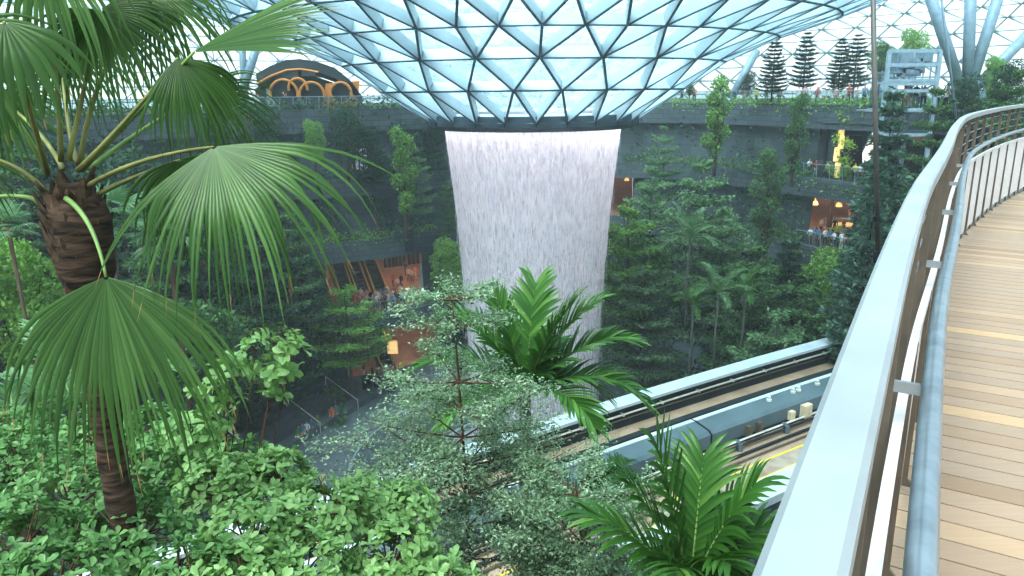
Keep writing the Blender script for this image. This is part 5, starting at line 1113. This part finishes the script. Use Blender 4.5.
def person_mesh(pose):
    hip = .92; dz = 0
    J = {'pelvis': ((0, 0, .95), (.15, .11)), 'waist': ((0, 0, 1.08), (.135, .095)), 'chest': ((0, .01, 1.28), (.165, .105)), 'neck0': ((0, .01, 1.43), (.075, .065)), 'neck': ((0, 0, 1.50), .05), 'chin': ((0, -.015, 1.56), (.07, .078)), 'head': ((0, 0, 1.64), (.078, .095)), 'top': ((0, .01, 1.71), (.06, .07))}
    E = [('pelvis', 'waist'), ('waist', 'chest'), ('chest', 'neck0'), ('neck0', 'neck'), ('neck', 'chin'), ('chin', 'head'), ('head', 'top')]
    arm = {'stand': ((.24, .02, 1.12), (.24, -.04, .88)), 'lean': ((.25, -.08, 1.16), (.16, -.34, 1.10)), 'phone': ((.24, -.1, 1.16), (.08, -.3, 1.42)), 'walk': ((.24, .06, 1.13), (.25, .0, .9)), 'sit': ((.25, -.06, 1.14), (.14, -.3, 1.0))}[pose]
    leg = {'walk': (((.10, -.14, .5), (.10, -.08, .09), (.10, -.22, .035)), ((-.10, .05, .5), (-.10, .26, .13), (-.10, .17, .05))), 'sit': (((.12, -.42, .93), (.13, -.43, .5), (.13, -.56, .47)), ((-.12, -.42, .93), (-.13, -.40, .5), (-.13, -.53, .47)))}.get(pose, (((.11, -.01, .5), (.115, .02, .08), (.12, -.13, .035)), ((-.11, -.02, .5), (-.115, .02, .08), (-.13, -.12, .035))))
    for s, nm, lg in ((1, 'l', leg[0]), (-1, 'r', leg[1])):
        J['sh' + nm] = ((s * .19, .01, 1.39), .062); E.append(('neck0', 'sh' + nm)); el, ha = arm
        wob = 1 if pose != 'walk' else s
        J['el' + nm] = ((s * el[0], el[1] * wob, el[2]), .045); J['wr' + nm] = ((s * ha[0], ha[1] * wob, ha[2]), .033); d = unit(np.array(J['wr' + nm][0]) - J['el' + nm][0]); J['ha' + nm] = (tuple(np.array(J['wr' + nm][0]) + d * .09), (.038, .02)); J['fi' + nm] = (tuple(np.array(J['wr' + nm][0]) + d * .17), (.026, .012))
        E += [('sh' + nm, 'el' + nm), ('el' + nm, 'wr' + nm), ('wr' + nm, 'ha' + nm), ('ha' + nm, 'fi' + nm)]
        J['hp' + nm] = ((s * .1, 0, .88), .1); J['kn' + nm] = (lg[0], .062); J['an' + nm] = (lg[1], .042); J['to' + nm] = (lg[2], (.045, .03)); E += [('pelvis', 'hp' + nm), ('hp' + nm, 'kn' + nm), ('kn' + nm, 'an' + nm), ('an' + nm, 'to' + nm)]
    m = figure('person', J, E); zs0 = min(v.co.z for v in m.vertices)
    for v in m.vertices: v.co.z -= zs0
    for k in range(4): m.materials.append(MATS['cloth_' + ('skin', 'white', 'navy', 'hair')[k]])
    hz = 1.56 - zs0
    for p in m.polygons:
        c = p.center; z = c.z + zs0; x = abs(c.x)
        armd = min(np.linalg.norm(np.array((c.x, c.y, z)) - np.array(J[n][0])) for n in ('wrl', 'wrr', 'hal', 'har', 'fil', 'fir'))
        if z > 1.48: mi = 3 if (z > 1.665 or (c.y > .025 and z > 1.52)) else 0
        elif armd < .14: mi = 0
        elif pose == 'sit': mi = 2 if (z < .93 or (c.y < -.16 and z < 1.02)) else 1
        elif z < .93: mi = 3 if z < .07 else 2
        else: mi = 1
        p.material_index = mi; p.use_smooth = True
    return m
PM = {k: person_mesh(k) for k in ('stand', 'lean', 'phone', 'walk', 'sit')}
SHIRTS = ['white', 'white', 'white', 'white', 'white', 'grey', 'blue', 'grey', 'black', 'black', 'navy', 'blue', 'red', 'orange', 'beige', 'green', 'pink', 'yellow', 'charcoal']; PANTS = ['denim', 'black', 'khaki', 'navy', 'charcoal', 'white', 'grey']
CROWD = {}; TAKEN = []
def person(loc, rz, pose, place, shirt=None, pants=None, h=None):
    o = bpy.data.objects.new('person', PM[pose]); COL.objects.link(o); s = (h or rnd.uniform(1.55, 1.8)) / 1.74; o.location = tuple(map(float, loc)); o.rotation_euler = (0, 0, rz); o.scale = (s, s, s)
    shirt = shirt or rnd.choice(SHIRTS); pants = pants or rnd.choice(PANTS)
    for i, mname in ((1, shirt), (2, pants)): o.material_slots[i].link = 'OBJECT'; o.material_slots[i].material = MATS['cloth_' + mname]
    CROWD.setdefault((place, pose == 'sit'), []).append((proj(loc)[0], o, shirt, pants, pose)); o['category'] = 'person'
def facing(p): return math.atan2(p[0], p[1]) * -1       # towards the viewer
def jig(a): return rnd.uniform(-a, a)
def crowd_line(place, lv, p0, p1, n, off0, off1, poses=('lean', 'stand', 'phone', 'stand'), base=None, turn=.9):
    for i in range(n):
        px = p0 + (p1 - p0) * (i + .5) / n + jig((p1 - p0) / n * .3); dd_ = rnd.uniform(off0, off1) - .95
        for _ in range(12):
            p = deep(px, SET.get(lv, -.2) + 1.2, dd_, LV[lv])
            if all((p[0] - q[0]) ** 2 + (p[1] - q[1]) ** 2 > .36 or abs(p[2] - q[2]) > 1 for q in TAKEN): break
            dd_ += .28
        TAKEN.append(p); person(p, -math.atan2(p[0], -(-p[1])) + jig(turn), rnd.choice(poses), place)
crowd_line('at the fourth level railing', 4, 786, 884, 15, .95, 1.15); crowd_line('inside the fourth level opening', 4, 840, 880, 3, 4, 6, ('walk', 'stand'))
crowd_line('in the front row at the third level', 3, 794, 884, 22, .9, 1.05, ('lean', 'phone', 'lean', 'stand')); crowd_line('in the back row at the third level', 3, 797, 880, 14, 1.9, 2.3); crowd_line('inside the third level opening', 3, 804, 852, 7, 7, 18, ('walk', 'stand'))
for i, (px, d_) in enumerate(((812, 6), (838, 9), (852, 5))):
    q = deep(px, SET[3] + 1.6, d_, LV[3] + .03); t = thing('lobby_column', 'slim column inside the third level opening, %s' % ('left one', 'middle one', 'right one')[i], 'column', q); mb = MB(); mb.tube([q, q + UP * 4.3], .22, 12); rel(mb.build('shaft', 'warm_ceiling', smooth=True), t); mb = MB(); mb.box(q + UP * .15, (.7, .7, .3)); rel(mb.build('base', 'slate'), t)
for i, (px, d_) in enumerate(((822, 10),)):
    q = deep(px, SET[3] + 1.6, d_, LV[3] + .03); t = thing('shop_counter', 'low lit counter on the floor of the third level opening', 'counter', q); mb = MB(); mb.box(q + UP * .5, (2.6, .8, 1.0)); rel(mb.build('body', 'box_beige'), t); mb = MB(); mb.box(q + UP * 1.04, (2.8, 1.0, .08)); rel(mb.build('top', 'concrete'), t); mb = MB(); mb.box(q + UP * .55 - np.array([0, .42, 0]), (2.2, .04, .4)); rel(mb.build('light_strip', 'lamp_amber'), t)
crowd_line('on the top terrace by the hanger pole', 5, 768, 872, 16, 1.5, 2.4); crowd_line('on the top terrace under the funnel rim', 5, 664, 760, 9, 1.5, 2.4); crowd_line('on the left top terrace by the pavilion', 5, 110, 300, 7, 1.6, 3.0)
for i in range(15):
    x = cx0 + 1.6 + (cx1 + 1.4 - cx0) * (i / 15) + jig(.12); person((x, TWY + rnd.uniform(.2, 2.9), 0), PI * 0 + jig(.9), rnd.choice(('stand', 'lean', 'phone')), 'on the landing beside the lift tower')
person((cx0 + .7, TWY + 1.6, .12), jig(.5), 'stand', 'inside the glass lift car', 'white')
crowd_line('at the balcony rail before the escalators', 2, 338, 420, 20, .95, 1.15, ('lean', 'phone', 'stand')); crowd_line('on the balcony behind the front row', 2, 348, 418, 18, 1.8, 3.2, ('stand', 'walk', 'phone')); crowd_line('at the foot of the escalators', 2, 352, 408, 13, 3.4, 4.5, ('stand', 'walk', 'phone')); crowd_line('at the back of the escalator hall', 2, 398, 424, 7, 7, 15, ('stand', 'walk'))
for px, Y in ((372, 68.5), (377, 67.6), (385, 68.8), (391, 67.2), (398, 68.3), (404, 67), (363, 69.2), (368, 66.8), (410, 68.5), (394, 69.6), (401, 69.5), (376, 65.4), (390, 65.3), (396, 64.6)):
    x = gx(px, Y, GZ); person((x, Y, GZ), jig(3), rnd.choice(('stand', 'walk', 'phone')), 'on the plaza below the balcony')
for px in (232, 237, 243, 249, 255, 261, 266, 271, 303, 307, 311, 316, 322, 336, 340):
    p = stp(px, .55, GZ + .55 - .43); person(p, facing(p) + jig(.5), 'sit', 'on the plaza steps')
for i, px in enumerate((646, 652, 657, 662, 668, 673, 679, 686, 693, 700)):
    Y = 66 - (px - 640) * .06 + jig(1.0); x = gx(px, Y, GZ); person((x, Y, GZ), jig(3), rnd.choice(('stand', 'walk', 'phone')), 'on the plaza beyond the guideway')
for px, Y in ((322, 47.5), (333, 45), (297, 44)): x = gx(px, Y, GZ); person((x, Y, GZ), jig(3), 'walk', 'walking on the open plaza')
p = at(756, 292, 60); lz = LV[2] + .0; person(fr(756, SET[2] + 1.0, lz), jig(.4), 'stand', 'alone on the low terrace right of the feather palms', 'white', 'navy')
bpy.context.view_layer.update(); DG = bpy.context.evaluated_depsgraph_get(); EYE = Vector((0, 0, EZ)); CLEAR = ('glass', 'water_sheet', 'spray', 'mist', 'ceiling')
def shown(o):
    """people wholly hidden behind leaves or walls are left out"""
    n = 0
    for dx, dz in ((0, 1.62), (0, 1.45), (.12, 1.3), (-.12, 1.3), (0, 1.1), (0, .8), (.1, .5), (-.1, .5), (0, .95)):
        tgt = o.matrix_world @ Vector((dx, 0, dz)); d = (tgt - EYE); L_ = d.length; d.normalize(); org = EYE.copy()
        for _ in range(7):
            ok, loc, _n, _i, ob, _m = SC.ray_cast(DG, org, d, distance=(tgt - org).length + .3)
            if not ok: break
            if ob.name == o.name: n += 1; break
            if ob.name.split('.')[0] in CLEAR: org = loc + d * .01; continue
            break
    return n >= 3
for key in list(CROWD):
    keep = []
    for q in CROWD[key]:
        if -5 < q[0] < 1030 and shown(q[1]): keep.append(q)
        else: bpy.data.objects.remove(q[1])
    CROWD[key] = keep
    if not keep: del CROWD[key]
ORD = lambda k: str(k) + ('th' if 10 <= k % 100 <= 20 else {1: 'st', 2: 'nd', 3: 'rd'}.get(k % 10, 'th'))
for (place, sit), L_ in CROWD.items():
    L_.sort(key=lambda q: q[0])
    for i, (_, o, sh, pa, po) in enumerate(L_):
        verb = {'sit': 'sitting', 'phone': 'holding up both hands', 'lean': 'reaching forward'}.get(po, '')
        lab = 'person in %s top %s%s' % (sh, (verb + ' ') if sit else '', place) + ('' if len(L_) == 1 else ', %s from the left' % ORD(i + 1)); o['label'] = lab
        if len(L_) > 1: o['group'] = 'people ' + place

# ================================================================== LIGHT, SKY, MIST
mb = MB(); mb.box((0, 40, -9), (170, 170, 44)); mist = mb.build('mist', 'mist_air'); mist['kind'] = 'stuff'; mist['label'] = 'thin bluish white mist filling the whole hall around the waterfall'; mist['category'] = 'mist'
w = bpy.data.worlds.new('World'); SC.world = w; w.use_nodes = True; t_ = w.node_tree; t_.nodes.clear(); N = t_.nodes.new; L = t_.links.new
wo = N('ShaderNodeOutputWorld'); bg = N('ShaderNodeBackground'); tc = N('ShaderNodeTexCoord'); sx = N('ShaderNodeSeparateXYZ'); rp = N('ShaderNodeValToRGB')
L(tc.outputs['Generated'], sx.inputs[0]); L(sx.outputs[2], rp.inputs[0]); e = rp.color_ramp.elements; e[0].position = 0.0; e[0].color = (.93, .97, 1, 1); e[1].position = .7; e[1].color = (.86, .93, 1, 1)
L(rp.outputs[0], bg.inputs[0]); bg.inputs[1].default_value = 1.5; L(bg.outputs[0], wo.inputs[0])
sl = bpy.data.lights.new('overcast_sun', 'SUN'); sl.energy = 9.5; sl.angle = math.radians(40); sl.color = (1, .98, .95); so_ = bpy.data.objects.new('overcast_sun', sl); COL.objects.link(so_); so_.rotation_euler = (math.radians(28), math.radians(-18), 0)
for px, off, lv, e_, dz in ((375, 4, 2, 120, 4.0), (410, 4, 2, 120, 4.0), (385, 12, 2, 170, 4.0), (412, 12, 2, 170, 4.0), (402, 18, 2, 120, 4.0), (395, 4, 1, 120, 3.4), (405, 11, 1, 120, 3.4), (815, 5, 3, 130, 3.6), (850, 5, 3, 130, 3.6), (825, 13, 3, 170, 3.6), (860, 13, 3, 170, 3.6), (850, 4, 4, 60, 3.2), (616, 4, 3, 70, 3.4)):
    pl = bpy.data.lights.new('hall_light', 'POINT'); pl.energy = e_; pl.color = (1, .78, .55); pl.shadow_soft_size = .6; po_ = bpy.data.objects.new('hall_light', pl); COL.objects.link(po_); po_.location = tuple(deep(px, SET.get(lv, 0), off, LV[lv] + dz))
al = bpy.data.lights.new('water_fill_light', 'AREA'); al.shape = 'DISK'; al.size = 11; al.energy = 1900; al.color = (1, .97, .99); ao = bpy.data.objects.new('water_fill_light', al); COL.objects.link(ao); ao.location = (AX, AY, -.7)  # added lamp inside the ring, there only to brighten the falling water
SC.view_settings.view_transform = 'Standard'; SC.view_settings.look = 'None'; SC.view_settings.exposure = .12; SC.view_settings.gamma = .76
cy = SC.cycles; cy.use_denoising = True; cy.max_bounces = 8; cy.diffuse_bounces = 3; cy.glossy_bounces = 2; cy.transmission_bounces = 4; cy.transparent_max_bounces = 24; cy.volume_bounces = 1; cy.caustics_reflective = False; cy.caustics_refractive = False
